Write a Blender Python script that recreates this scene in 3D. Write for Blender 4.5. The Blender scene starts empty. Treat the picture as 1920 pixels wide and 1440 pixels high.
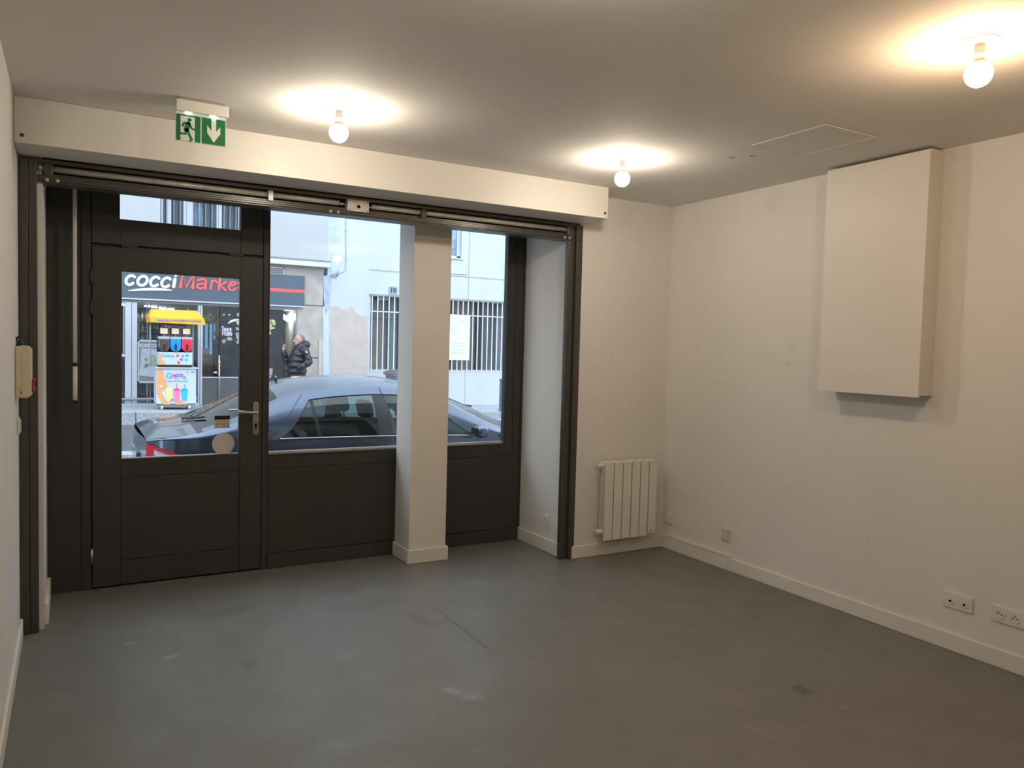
import bpy, bmesh, math, random
from mathutils import Vector, Matrix, Euler
random.seed(7)
R = math.radians
scene = bpy.context.scene
COL = scene.collection

# ------------------------------------------------------------------ camera
CAM = Vector((-3.922, -4.465, 1.5))
YAW, PITCH, ROLL, FPX = R(29.913), R(-2.801), R(1.462), 1441.277
fw = Vector((math.sin(YAW)*math.cos(PITCH), math.cos(YAW)*math.cos(PITCH), math.sin(PITCH)))
rt0 = Vector((math.cos(YAW), -math.sin(YAW), 0)); up0 = rt0.cross(fw)
rt = rt0*math.cos(ROLL)+up0*math.sin(ROLL); up = -rt0*math.sin(ROLL)+up0*math.cos(ROLL)
cd = bpy.data.cameras.new('camera'); cam = bpy.data.objects.new('camera', cd); COL.objects.link(cam)
cd.sensor_fit = 'HORIZONTAL'; cd.sensor_width = 36; cd.lens = FPX*36/1920; cd.clip_start = .05; cd.clip_end = 300
m3 = Matrix((rt, up, -fw)).transposed(); cam.matrix_world = Matrix.Translation(CAM) @ m3.to_4x4()
scene.camera = cam

# ------------------------------------------------------------------ sky, exposure
w = bpy.data.worlds.new('overcast_sky'); scene.world = w; w.use_nodes = True
bg = w.node_tree.nodes['Background']; bg.inputs[0].default_value = (.71, .86, 1.0, 1); bg.inputs[1].default_value = 4.0
scene.view_settings.view_transform = 'Standard'; scene.view_settings.look = 'None'
scene.view_settings.exposure = 0.0; scene.view_settings.gamma = 1.0; scene.view_settings.use_curve_mapping = False
BULB_W = 212.0

# pixel (1920x1440) -> point on a plane of the place
def ray(u, v): return fw+rt*((u-960)/FPX)-up*((v-720)/FPX)
def onY(u, v, Y): d = ray(u, v); return CAM+d*((Y-CAM.y)/d.y)
def onX(u, v, X): d = ray(u, v); return CAM+d*((X-CAM.x)/d.x)
def onZ(u, v, Z): d = ray(u, v); return CAM+d*((Z-CAM.z)/d.z)

# ------------------------------------------------------------------ materials
MAT = {}
def mat(name, col, rough=.5, metal=0, spec=.5, var=.06, scale=6, bump=0, bscale=60, emit=None, estr=0, coat=0):
    if name in MAT: return MAT[name]
    m = bpy.data.materials.new(name); m.use_nodes = True; nt = m.node_tree; b = nt.nodes['Principled BSDF']
    b.inputs['Roughness'].default_value = rough; b.inputs['Metallic'].default_value = metal
    b.inputs['Specular IOR Level'].default_value = spec
    c = tuple(col)+(1,)
    if coat: b.inputs['Coat Weight'].default_value = coat; b.inputs['Coat Roughness'].default_value = .05
    if emit: b.inputs['Emission Color'].default_value = tuple(emit)+(1,); b.inputs['Emission Strength'].default_value = estr
    tc = nt.nodes.new('ShaderNodeTexCoord')
    if var:
        n = nt.nodes.new('ShaderNodeTexNoise'); n.inputs['Scale'].default_value = scale; n.inputs['Detail'].default_value = 5
        nt.links.new(tc.outputs['Object'], n.inputs['Vector'])
        r = nt.nodes.new('ShaderNodeValToRGB'); r.color_ramp.elements[0].position = .3; r.color_ramp.elements[1].position = .7
        r.color_ramp.elements[0].color = tuple(max(0, x*(1-var)) for x in col)+(1,); r.color_ramp.elements[1].color = tuple(min(1, x*(1+var)) for x in col)+(1,)
        nt.links.new(n.outputs['Fac'], r.inputs['Fac']); nt.links.new(r.outputs['Color'], b.inputs['Base Color'])
    else: b.inputs['Base Color'].default_value = c
    if bump:
        n2 = nt.nodes.new('ShaderNodeTexNoise'); n2.inputs['Scale'].default_value = bscale; n2.inputs['Detail'].default_value = 4
        nt.links.new(tc.outputs['Object'], n2.inputs['Vector'])
        bp = nt.nodes.new('ShaderNodeBump'); bp.inputs['Strength'].default_value = bump; bp.inputs['Distance'].default_value = .004
        nt.links.new(n2.outputs['Fac'], bp.inputs['Height']); nt.links.new(bp.outputs['Normal'], b.inputs['Normal'])
    MAT[name] = m; return m
def glass(name, tint=(1, 1, 1), gain=.96, base=.04, rough=0):
    if name in MAT: return MAT[name]
    m = bpy.data.materials.new(name); m.use_nodes = True; nt = m.node_tree; N = nt.nodes; N.clear()
    o = N.new('ShaderNodeOutputMaterial'); mx = N.new('ShaderNodeMixShader'); t = N.new('ShaderNodeBsdfTransparent'); g = N.new('ShaderNodeBsdfGlossy')
    t.inputs[0].default_value = tuple(tint)+(1,); g.inputs['Roughness'].default_value = rough
    lw = N.new('ShaderNodeLayerWeight'); lw.inputs['Blend'].default_value = .5
    p = N.new('ShaderNodeMath'); p.operation = 'POWER'; p.inputs[1].default_value = 5
    ma = N.new('ShaderNodeMath'); ma.operation = 'MULTIPLY_ADD'; ma.inputs[1].default_value = gain; ma.inputs[2].default_value = base
    L = nt.links.new
    L(lw.outputs['Facing'], p.inputs[0]); L(p.outputs[0], ma.inputs[0]); L(ma.outputs[0], mx.inputs[0]); L(t.outputs[0], mx.inputs[1]); L(g.outputs[0], mx.inputs[2]); L(mx.outputs[0], o.inputs[0])
    MAT[name] = m; return m

# ------------------------------------------------------------------ mesh helpers
def finish(o, parent=None, label=None, cat=None, group=None, kind=None):
    COL.objects.link(o)
    if parent is not None:
        o.parent = parent; o.matrix_parent_inverse = pm(parent).inverted()
    if label: o['label'] = label
    if cat: o['category'] = cat
    if group: o['group'] = group
    if kind: o['kind'] = kind
    return o
def pm(o):
    m = o.matrix_basis.copy()
    return m if o.parent is None else pm(o.parent) @ o.matrix_parent_inverse @ m
def obj(name, bm, m, parent=None, smooth=False, bevel=0, **k):
    bmesh.ops.recalc_face_normals(bm, faces=bm.faces)
    me = bpy.data.meshes.new(name); bm.to_mesh(me); bm.free()
    if smooth:
        for p in me.polygons: p.use_smooth = True
    if isinstance(m, (list, tuple)):
        for x in m: me.materials.append(x)
    else: me.materials.append(m)
    o = bpy.data.objects.new(name, me)
    if bevel:
        b = o.modifiers.new('bevel', 'BEVEL'); b.width = bevel; b.segments = 2; b.limit_method = 'ANGLE'; b.angle_limit = R(40)
    return finish(o, parent, **k)
def thing(name, label, cat, loc=(0, 0, 0), rot=(0, 0, 0), group=None, kind=None, parent=None):
    o = bpy.data.objects.new(name, None); o.empty_display_size = .1
    o.location = loc; o.rotation_euler = rot
    return finish(o, parent, label, cat, group, kind)
def B(bm, a, b, rot=None):
    a = Vector(a); b = Vector(b); v = []
    for i in range(8):
        v.append(Vector((b.x if i & 1 else a.x, b.y if i & 2 else a.y, b.z if i & 4 else a.z)))
    if rot is not None:
        c = (a+b)/2; v = [c+rot @ (x-c) for x in v]
    vs = [bm.verts.new(x) for x in v]
    for f in ((0, 2, 3, 1), (4, 5, 7, 6), (0, 1, 5, 4), (2, 6, 7, 3), (0, 4, 6, 2), (1, 3, 7, 5)): bm.faces.new([vs[i] for i in f])
    return bm
def box(name, a, b, m, parent=None, bevel=0, **k): return obj(name, B(bmesh.new(), a, b), m, parent, bevel=bevel, **k)
def boxes(name, L, m, parent=None, bevel=0, **k):
    bm = bmesh.new()
    for a, b in L: B(bm, a, b)
    return obj(name, bm, m, parent, bevel=bevel, **k)
def basis(d):
    d = Vector(d).normalized(); a = Vector((0, 0, 1)) if abs(d.z) < .9 else Vector((1, 0, 0))
    x = d.cross(a).normalized(); return x, d.cross(x).normalized()
def tube(bm, pts, r, n=10, caps=True, squash=(1, 1)):
    pts = [Vector(p) for p in pts]; rs = r if isinstance(r, (list, tuple)) else [r]*len(pts); rings = []
    x = None
    for i, p in enumerate(pts):
        d = (pts[min(i+1, len(pts)-1)]-pts[max(i-1, 0)]).normalized()
        if x is None: x, y = basis(d)
        else: x = (x-d*x.dot(d)).normalized(); y = d.cross(x)
        rings.append([bm.verts.new(p+(x*math.cos(2*math.pi*k/n)*squash[0]+y*math.sin(2*math.pi*k/n)*squash[1])*rs[i]) for k in range(n)])
    for a, b in zip(rings, rings[1:]):
        for k in range(n): bm.faces.new((a[k], a[(k+1) % n], b[(k+1) % n], b[k]))
    if caps: bm.faces.new(rings[0]); bm.faces.new(rings[-1])
    return bm
def lathe(bm, c, axis, prof, n=24):
    c = Vector(c); d = Vector(axis).normalized(); x, y = basis(d); rings = []
    for r, h in prof:
        if r < 1e-5: rings.append([bm.verts.new(c+d*h)])
        else: rings.append([bm.verts.new(c+d*h+(x*math.cos(2*math.pi*k/n)+y*math.sin(2*math.pi*k/n))*r) for k in range(n)])
    for a, b in zip(rings, rings[1:]):
        for k in range(n):
            q = [a[k % len(a)], a[(k+1) % n % len(a)], b[(k+1) % n % len(b)], b[k % len(b)]]
            u = []
            for v in q:
                if v not in u: u.append(v)
            if len(u) > 2: bm.faces.new(u)
    for rg in (rings[0], rings[-1]):
        if len(rg) > 2: bm.faces.new(rg)
    return bm
def prism(bm, pts, off):
    off = Vector(off); a = [bm.verts.new(Vector(p)) for p in pts]; b = [bm.verts.new(Vector(p)+off) for p in pts]; n = len(a)
    bm.faces.new(a); bm.faces.new(b[::-1])
    for i in range(n): bm.faces.new((a[i], a[(i+1) % n], b[(i+1) % n], b[i]))
    return bm
def ellipsoid(bm, c, r, n=16, rot=None):
    M = Matrix.Translation(Vector(c)) @ (rot.to_4x4() if rot is not None else Matrix()) @ Matrix.Diagonal((r[0], r[1], r[2], 1))
    bmesh.ops.create_uvsphere(bm, u_segments=n, v_segments=max(6, n*2//3), radius=1, matrix=M); return bm
def stroke(bm, pts, wd, off, close=False):
    """flat round-ended ribbon along 3D points lying in an XZ plane, extruded by off (Y)"""
    pts = [Vector(p) for p in pts]; ws = wd if isinstance(wd, (list, tuple)) else [wd]*len(pts)
    L = []; Rr = []
    for i, p in enumerate(pts):
        d = (pts[min(i+1, len(pts)-1)]-pts[max(i-1, 0)])
        if close and i in (0, len(pts)-1): d = pts[1]-pts[-2]
        d.normalize(); nrm = Vector((-d.z, 0, d.x)); h = ws[i]/2; L.append(p+nrm*h); Rr.append(p-nrm*h)
    def cap(p, d, h):
        nrm = Vector((-d.z, 0, d.x)); return [p+(nrm*math.cos(t)+d*math.sin(t))*h for t in [math.pi*k/6 for k in range(1, 6)]]
    poly = []
    if close:
        for i in range(len(pts)-1): prism(bm, [L[i], L[i+1], Rr[i+1], Rr[i]], off)
        return bm
    a = [bm.verts.new(v) for v in L]; b = [bm.verts.new(v) for v in Rr]
    off = Vector(off); a2 = [bm.verts.new(v.co+off) for v in a]; b2 = [bm.verts.new(v.co+off) for v in b]
    for i in range(len(pts)-1):
        bm.faces.new((a[i], a[i+1], b[i+1], b[i])); bm.faces.new((a2[i], b2[i], b2[i+1], a2[i+1]))
        bm.faces.new((a[i], a2[i], a2[i+1], a[i+1])); bm.faces.new((b[i], b[i+1], b2[i+1], b2[i]))
    d1 = (pts[-1]-pts[-2]).normalized(); d0 = (pts[0]-pts[1]).normalized()
    for (va, vb, va2, vb2, p, d, h) in ((a[-1], b[-1], a2[-1], b2[-1], pts[-1], d1, ws[-1]/2), (b[0], a[0], b2[0], a2[0], pts[0], d0, ws[0]/2)):
        c = cap(p, d, h); f = [va]+[bm.verts.new(q) for q in c]+[vb]; g = [va2]+[bm.verts.new(q+off) for q in c]+[vb2]
        bm.faces.new(f); bm.faces.new(g[::-1])
        for k in range(len(f)-1): bm.faces.new((f[k], g[k], g[k+1], f[k+1]))
    return bm
def text(name, s, size, m, parent, loc, rot=(math.pi/2, 0, 0), ext=.001, align='CENTER', width=None, shear=0, bold=0, **k):
    c = bpy.data.curves.new('t', 'FONT'); c.body = s; c.size = size; c.extrude = ext; c.align_x = align; c.align_y = 'CENTER'; c.shear = shear; c.offset = bold; c.resolution_u = 2
    o = bpy.data.objects.new('t', c); COL.objects.link(o); dg = bpy.context.evaluated_depsgraph_get(); dg.update()
    me = bpy.data.meshes.new_from_object(o.evaluated_get(dg)); bpy.data.objects.remove(o); bpy.data.curves.remove(c)
    M = Matrix.Translation(Vector(loc)) @ Euler(rot).to_matrix().to_4x4()
    if width and me.vertices:
        xs = [v.co.x for v in me.vertices]; sc = width/(max(xs)-min(xs)); M = M @ Matrix.Diagonal((sc, 1, 1, 1))
    me.transform(M); me.name = name; me.materials.clear(); me.materials.append(m)
    return finish(bpy.data.objects.new(name, me), parent, **k)
def copytree(o, off, label=None):
    r = o.copy(); COL.objects.link(r); r.location = Vector(o.location)+Vector(off)
    if label: r['label'] = label
    for ch in list(o.children):
        c = ch.copy(); COL.objects.link(c); c.parent = r
        for g in list(ch.children):
            d = g.copy(); COL.objects.link(d); d.parent = c
    return r

# ================================================================== THE ROOM
H = 2.574; W = 4.142; D0 = -7.2; SF = .641; ZF = 2.36
def wall_mat(name, col, blotch):
    m = mat(name, col, .75, 0, .3, .025, 1.5, .12, 160); nt = m.node_tree; b = nt.nodes['Principled BSDF']
    src = b.inputs['Base Color'].links[0].from_socket
    tc = nt.nodes.new('ShaderNodeTexCoord'); last = src
    for (p, rad, amt) in blotch:
        vm = nt.nodes.new('ShaderNodeVectorMath'); vm.operation = 'DISTANCE'; vm.inputs[1].default_value = p; nt.links.new(tc.outputs['Object'], vm.inputs[0])
        n = nt.nodes.new('ShaderNodeTexNoise'); n.inputs['Scale'].default_value = 40; nt.links.new(tc.outputs['Object'], n.inputs['Vector'])
        ad = nt.nodes.new('ShaderNodeMath'); ad.operation = 'MULTIPLY_ADD'; ad.inputs[1].default_value = rad*1.6; nt.links.new(n.outputs['Fac'], ad.inputs[0]); nt.links.new(vm.outputs['Value'], ad.inputs[2])
        mr = nt.nodes.new('ShaderNodeMapRange'); mr.inputs[1].default_value = rad*.7; mr.inputs[2].default_value = rad*1.9; mr.inputs[3].default_value = amt; mr.inputs[4].default_value = 0
        nt.links.new(ad.outputs[0], mr.inputs[0])
        mx = nt.nodes.new('ShaderNodeMixRGB'); mx.inputs[2].default_value = (.30, .25, .16, 1); nt.links.new(mr.outputs[0], mx.inputs[0]); nt.links.new(last, mx.inputs[1]); last = mx.outputs[0]
    nt.links.new(last, b.inputs['Base Color']); return m
stains = [(onX(u, v, 0), r, a) for u, v, r, a in ((1485, 652, .035, .22), (1478, 683, .025, .25), (1306, 650, .018, .2), (1304, 678, .018, .2), (1400, 728, .008, .5), (1365, 795, .006, .5), (1628, 1008, .01, .3))]
stains += [(onY(u, v, 0), r, a) for u, v, r, a in ((1210, 698, .007, .6), (1255, 725, .009, .3), (1094, 921, .006, .7), (1148, 672, .01, .35))]
M_wall = wall_mat('white_wall_paint', (.80, .78, .75), stains)
M_lwall = mat('white_left_wall_paint', (.78, .76, .73), .75, 0, .3, .03, 2, .15, 120)
M_ceil = mat('white_ceiling_paint', (.78, .76, .73), .8, 0, .2, .02, 2, .08, 200)
M_white = mat('white_gloss_paint', (.80, .77, .72), .45, 0, .4, .02, 3, .05, 90)
M_plast = mat('white_plastic', (.80, .78, .73), .35, 0, .5, .01, 5)
M_dark = mat('anthracite_paint', (.048, .048, .045), .5, 0, .35, .05, 4, .04, 120)
M_frame = mat('anthracite_steel', (.075, .071, .062), .32, .2, .5, .02, 3)
M_galv = mat('galvanised_steel', (.60, .57, .52), .40, .25, .5, .12, 30)
M_alu = mat('brushed_aluminium', (.50, .47, .42), .35, .9, .5, .05, 50)
M_black = mat('black_plastic', (.012, .012, .012), .45, 0, .4, .1, 20)
M_hole = mat('dark_hole', (.004, .004, .004), .9, 0, .1, 0)
M_pane = glass('window_glass')

def floor_mat():
    m = mat('grey_floor_paint', (.135, .132, .122), .42, 0, .75, 0); nt = m.node_tree; b = nt.nodes['Principled BSDF']; N = nt.nodes.new; L = nt.links.new
    tc = nt.nodes['Texture Coordinate'] if 'Texture Coordinate' in nt.nodes else N('ShaderNodeTexCoord')
    def noise(scale, det=5, warp=None):
        n = N('ShaderNodeTexNoise'); n.inputs['Scale'].default_value = scale; n.inputs['Detail'].default_value = det
        if warp: mp = N('ShaderNodeMapping'); mp.inputs['Scale'].default_value = warp; L(tc.outputs['Object'], mp.inputs['Vector']); L(mp.outputs[0], n.inputs['Vector'])
        else: L(tc.outputs['Object'], n.inputs['Vector'])
        return n.outputs['Fac']
    def ramp(f, a, b_, c0, c1):
        r = N('ShaderNodeValToRGB'); r.color_ramp.elements[0].position = a; r.color_ramp.elements[1].position = b_; r.color_ramp.elements[0].color = c0; r.color_ramp.elements[1].color = c1; L(f, r.inputs['Fac']); return r.outputs['Color']
    base = ramp(noise(1.6, 6), .3, .72, (.158, .151, .139, 1), (.182, .174, .161, 1))
    def mix(base, fac, col):
        x = N('ShaderNodeMixRGB'); x.inputs[2].default_value = col; L(base, x.inputs[1]); L(fac, x.inputs[0]); return x.outputs[0]
    k0 = (0, 0, 0, 1); k1 = (1, 1, 1, 1); h = (.45, .45, .45, 1)
    base = mix(base, ramp(noise(9, 8, (1, 2.2, 1)), .66, .74, k0, (.30, .30, .30, 1)), (.33, .33, .32, 1))      # pale scuffs
    base = mix(base, ramp(noise(14, 7), .69, .73, k0, h), (.055, .05, .045, 1))      # dark marks
    vo = N('ShaderNodeTexVoronoi'); vo.inputs['Scale'].default_value = 7; L(tc.outputs['Object'], vo.inputs['Vector'])
    base = mix(base, ramp(vo.outputs['Distance'], .012, .02, (.8, .8, .8, 1), k0), (.5, .5, .48, 1))              # paint specks
    vo2 = N('ShaderNodeTexVoronoi'); vo2.inputs['Scale'].default_value = 3.3; L(tc.outputs['Object'], vo2.inputs['Vector'])
    base = mix(base, ramp(vo2.outputs['Distance'], .010, .018, (.9, .9, .9, 1), k0), (.02, .02, .02, 1))
    def seg(base, a, b2, wd, col, amt):
        a = Vector(a); b2 = Vector(b2); d = b2-a; ln = d.length; d.normalize(); n = Vector((-d.y, d.x, 0))
        def dot(vec, shift):
            v = N('ShaderNodeVectorMath'); v.operation = 'DOT_PRODUCT'; v.inputs[1].default_value = vec; L(tc.outputs['Object'], v.inputs[0]); s = N('ShaderNodeMath'); s.operation = 'ADD'; s.inputs[1].default_value = shift; L(v.outputs['Value'], s.inputs[0]); return s.outputs[0]
        def near(sock, half, soft):
            ab = N('ShaderNodeMath'); ab.operation = 'ABSOLUTE'; L(sock, ab.inputs[0]); mr = N('ShaderNodeMapRange'); mr.inputs[1].default_value = half; mr.inputs[2].default_value = half+soft; mr.inputs[3].default_value = 1; mr.inputs[4].default_value = 0; L(ab.outputs[0], mr.inputs[0]); return mr.outputs[0]
        c = (a+b2)/2
        f1 = near(dot(n, -n.dot(c)), wd/2, wd*.7); f2 = near(dot(d, -d.dot(c)), ln/2*.8, ln*.12)
        mu = N('ShaderNodeMath'); mu.operation = 'MULTIPLY'; L(f1, mu.inputs[0]); L(f2, mu.inputs[1]); m2 = N('ShaderNodeMath'); m2.operation = 'MULTIPLY'; L(mu.outputs[0], m2.inputs[0]); m2.inputs[1].default_value = amt
        nz = N('ShaderNodeMath'); nz.operation = 'MULTIPLY'; L(m2.outputs[0], nz.inputs[0]); L(ramp(noise(30), .35, .6, (.35, .35, .35, 1), k1), nz.inputs[1])
        return mix(base, nz.outputs[0], col)
    Z = lambda u, v: onZ(u, v, 0)
    base = seg(base, Z(812, 1137), Z(925, 1225), .008, (.04, .038, .035, 1), .8)
    base = seg(base, Z(770, 1150), Z(812, 1177), .05, (.06, .055, .05, 1), .35)
    base = seg(base, Z(1488, 1286), Z(1523, 1303), .05, (.05, .045, .04, 1), .8)
    base = seg(base, Z(1384, 1358), Z(1450, 1382), .007, (.3, .28, .25, 1), .5)
    base = seg(base, Z(452, 1250), Z(483, 1243), .04, (.05, .045, .04, 1), .5)
    base = seg(base, Z(830, 1290), Z(866, 1300), .03, (.36, .36, .36, 1), .5); base = seg(base, Z(880, 1298), Z(890, 1312), .05, (.36, .37, .37, 1), .5)
    base = seg(base, Z(235, 1210), Z(255, 1203), .015, (.4, .4, .4, 1), .6); base = seg(base, Z(305, 1236), Z(340, 1226), .03, (.38, .38, .38, 1), .4)
    L(base, b.inputs['Base Color'])
    rr = N('ShaderNodeMapRange'); rr.inputs[1].default_value = .3; rr.inputs[2].default_value = .7; rr.inputs[3].default_value = .38; rr.inputs[4].default_value = .55; L(noise(5, 6), rr.inputs[0]); L(rr.outputs[0], b.inputs['Roughness'])
    bp = N('ShaderNodeBump'); bp.inputs['Strength'].default_value = .10; bp.inputs['Distance'].default_value = .004; L(noise(45, 5), bp.inputs['Height']); L(bp.outputs[0], b.inputs['Normal'])
    return m
ST = dict(kind='structure')
box('floor', (-W-.2, D0-.2, -.12), (.2, SF+.12, 0), floor_mat(), **ST)
box('ceiling', (-W-.2, D0-.2, H), (.2, SF+.1, H+.25), M_ceil, **ST)
ce = bpy.data.objects['ceiling']
for L in ([(1364, 294), (1369, 295), (1373, 296), (1377, 293.5)], [(1405, 292), (1411, 294), (1416, 291.5)]): obj('plaster_crack', tube(bmesh.new(), [onZ(u, v, H) for u, v in L], .0022, 5), mat('crack_brown', (.18, .14, .10), .9), ce)
box('wall_left', (-W-.2, D0-.2, 0), (-W, .05, H), M_lwall, **ST)
box('wall_right', (0, D0-.2, 0), (.2, SF+.12, H), M_wall, **ST)
box('wall_back', (-W, D0-.2, 0), (0, D0, H), M_wall, **ST)
XR = -.835; XRR = -.887; XL = -4.06
boxes('wall_front', [((XRR, .045, 0), (0, SF+.12, H)), ((XR+.0, 0, 0), (0, .046, H)), ((-W-.2, .045, 0), (-4.04, SF+.12, H)), ((-4.04, .10, 2.45), (XRR, SF+.12, H))], M_wall, **ST)
box('wall_street', (-9, SF+.08, H), (6, SF+.3, 3.3), mat('street_render', (.62, .6, .56), .85, 0, .2, .1, 1.5, .3, 40), **ST)  # unseen upper wall, top kept low so sky light reaches the car
boxes('wall_street_side', [((-9, SF+.12, -.6), (-W-.02, SF+.3, H)), ((-.82, SF+.12, -.6), (6, SF+.3, H)), ((-W-.02, SF+.1, -.6), (-.82, SF+.3, -.01))], MAT['street_render'], **ST)
bb = .014
def base(name, a, b): return box(name, a, b, M_white, bevel=.004, **ST)
base('baseboard_right', (-bb, D0, 0), (0, 0, .09))
base('baseboard_front', (XR+.002, -bb, 0), (-bb, 0, .088))
base('baseboard_left', (-W, D0, 0), (-W+bb, -.02, .09))
base('baseboard_reveal_right', (XRR-bb, .06, 0), (XRR, SF-.002, .095))
base('baseboard_reveal_left', (-4.04, .11, 0), (-4.022, SF-.03, .11))

# ---- white soffit above the opening
s = thing('boxed_soffit', 'long white boxed soffit along the ceiling above the shopfront opening', 'soffit', (-2.4, -.14, 2.37))
box('front_panel', (-W+.002, -.282, 2.366), (-.811, -.264, H-.001), M_white, s, .002)
box('underside_panel', (-W+.002, -.264, 2.366), (-.811, -.002, 2.382), M_white, s)
box('end_panel', (-.827, -.264, 2.382), (-.811, -.002, H-.001), M_white, s)
for x in (-4.11, -.835):
    obj('screw', lathe(bmesh.new(), (x, -.282, 2.40), (0, -1, 0), [(.009, 0), (.009, .002), (.006, .003)], 12), M_frame, s, smooth=False)

# ---- steel frame of the security shutter
s = thing('shutter_frame', 'dark grey steel frame with galvanised winding shaft fitted inside the shopfront opening', 'shutter frame', (-2.45, .05, 0))
boxes('left_post', [((-4.13, -.004, 0), (-4.10, .03, ZF-.005)), ((-4.098, 0, 0), (-4.062, .10, ZF-.005)), ((-4.13, .03, 0), (-4.098, .10, ZF-.005))], M_frame, s, .002)
boxes('right_post', [((-.862, -.004, 0), (XR+.022, .040, ZF-.005)), ((-.925, .01, 0), (-.907, .045, 2.24)), ((-.902, .018, 0), (-.866, .043, ZF-.005))], M_frame, s, .002)
for z in (.25, .75, 1.0, 1.55, 2.25):
    obj('rivet', lathe(bmesh.new(), (-.842, -.004, z), (0, -1, 0), [(.006, 0), (.004, .002)], 8), M_hole, s)
boxes('top_rail', [((-4.062, .02, 2.25), (-.866, .14, 2.285)), ((-4.062, .012, 2.258), (-.866, .03, 2.272)), ((-4.062, .05, 2.285), (-.866, .16, 2.30)), ((-4.062, .12, 2.30), (-.866, .14, 2.45))], M_frame, s, .003)
box('cover_strip', (-4.062, .005, 2.342), (-.866, .03, 2.36), M_frame, s)
for a, b in ((-4.06, -4.035), (-3.995, -2.955), (-2.925, -2.54), (-2.34, -2.02), (-1.99, -.925), (-.9, -.87)):
    obj('shaft', tube(bmesh.new(), [(a, .045, 2.322), (b, .045, 2.322)], .016, 14), M_galv, s, smooth=True)
for a, b in ((-4.035, -3.995), (-2.955, -2.925), (-2.02, -1.99), (-.925, -.9)):
    box('shaft_bracket', (a, .02, 2.285), (b, .075, 2.345), M_frame if a != -2.955 else M_galv, s, .003)
g = box('gear_box', (-2.50, .0, 2.275), (-2.37, .07, 2.345), M_galv, s, .003)
for x, z in ((-2.49, 2.336), (-2.38, 2.336), (-2.49, 2.284), (-2.38, 2.284)): obj('bolt', lathe(bmesh.new(), (x, 0, z), (0, -1, 0), [(.004, 0), (.003, .003)], 8), M_frame, g)
obj('crank_socket', lathe(bmesh.new(), (-2.435, 0, 2.305), (0, -1, 0), [(.010, 0), (.010, .004), (.005, .004)], 12), M_hole, g)
for a, b in ((-2.54, -2.50), (-2.37, -2.34)): obj('coupling', tube(bmesh.new(), [(a, .045, 2.318), (b, .045, 2.318)], .010, 12), M_alu, s, smooth=True)
for x in (-4.02, -3.975, -2.60, -2.555, -.955, -.915): obj('hinge_bolt', lathe(bmesh.new(), (x, .02, 2.262), (0, -1, 0), [(.009, 0), (.009, .012), (.005, .016)], 10), M_galv, s)

# ---- crank rod hanging in front of the side panel
s = thing('crank_rod', 'thin white crank rod with black collar hanging beside the door', 'rod', (-3.899, .5, 1.12))
obj('rod', tube(bmesh.new(), [(-3.899, .52, 2.44), (-3.899, .52, 1.345)], .0105, 12), M_plast, s, smooth=True)
obj('collar', tube(bmesh.new(), [(-3.899, .52, 1.345), (-3.899, .52, 1.325)], .0125, 12), M_black, s, smooth=True)
obj('grip', tube(bmesh.new(), [(-3.899, .52, 1.325), (-3.899, .52, 1.125)], .0115, 12), M_plast, s, smooth=True)
obj('end_cap', lathe(bmesh.new(), (-3.899, .52, 1.125), (0, 0, -1), [(.013, -.008), (.013, .004), (.006, .012)], 12), M_black, s, smooth=True)

# ---- white pillar
s = thing('pillar', 'square white pillar with a low plinth standing before the shop window', 'pillar', (-1.787, .48, 0))
box('shaft', (-1.924, .360, 0), (-1.650, SF-.012, 2.449), M_white, s, .003)
boxes('plinth', [((-1.939, .345, 0), (-1.635, .360, .096)), ((-1.939, .36, 0), (-1.924, SF-.012, .096)), ((-1.650, .36, 0), (-1.635, SF-.012, .096))], M_white, s, .004)

# ================================================================== SHOPFRONT
Y0 = SF; Y1 = SF+.07; GY = SF+.035; ZT = 2.449
def rect_frame(name, x0, x1, z0, z1, gx0, gx1, gz0, gz1, y0, y1, m, parent, **k):
    return boxes(name, [((x0, y0, z0), (gx0, y1, z1)), ((gx1, y0, z0), (x1, y1, z1)), ((gx0, y0, z0), (gx1, y1, gz0)), ((gx0, y0, gz1), (gx1, y1, z1))], m, parent, bevel=.003, **k)
def bead(x0, x1, z0, z1, parent, t=.014):
    boxes('glazing_bead', [((x0-t, Y0-.006, z0-t), (x0, Y0+.02, z1+t)), ((x1, Y0-.006, z0-t), (x1+t, Y0+.02, z1+t)), ((x0, Y0-.006, z0-t), (x1, Y0+.02, z0)), ((x0, Y0-.006, z1), (x1, Y0+.02, z1+t))], M_dark, parent, bevel=.002)
M_sill = mat('light_sill', (.62, .62, .60), .4, .1, .5, .05, 10)
t1 = thing('trim_1', None, None, (-3.4, SF, 0), kind='structure')
box('side_panel', (-4.039, Y0+.008, .001), (-3.864, Y1, ZT), M_dark, t1)
box('side_panel_plinth', (-4.022, Y0+.002, .001), (-3.864, Y0+.008, .12), M_dark, t1)
box('left_jamb', (-3.865, Y0-.004, .001), (-3.818, Y1, ZT), M_dark, t1, .003)
box('right_jamb', (-2.845, Y0-.002, .001), (-2.812, Y1, ZT), M_dark, t1, .003)
box('rebate', (-3.84, Y1+.0005, .0), (-3.795, Y1+.012, 2.44), M_dark, t1); box('rebate', (-2.862, Y1+.0005, .0), (-2.83, Y1+.012, 2.44), M_dark, t1); box('threshold', (-3.818, Y1-.009, .0005), (-2.845, Y1+.03, .03), M_alu, t1)
box('door_stop', (-3.818, Y0+.03, 2.024), (-2.845, Y1, 2.036), M_dark, t1)
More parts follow.
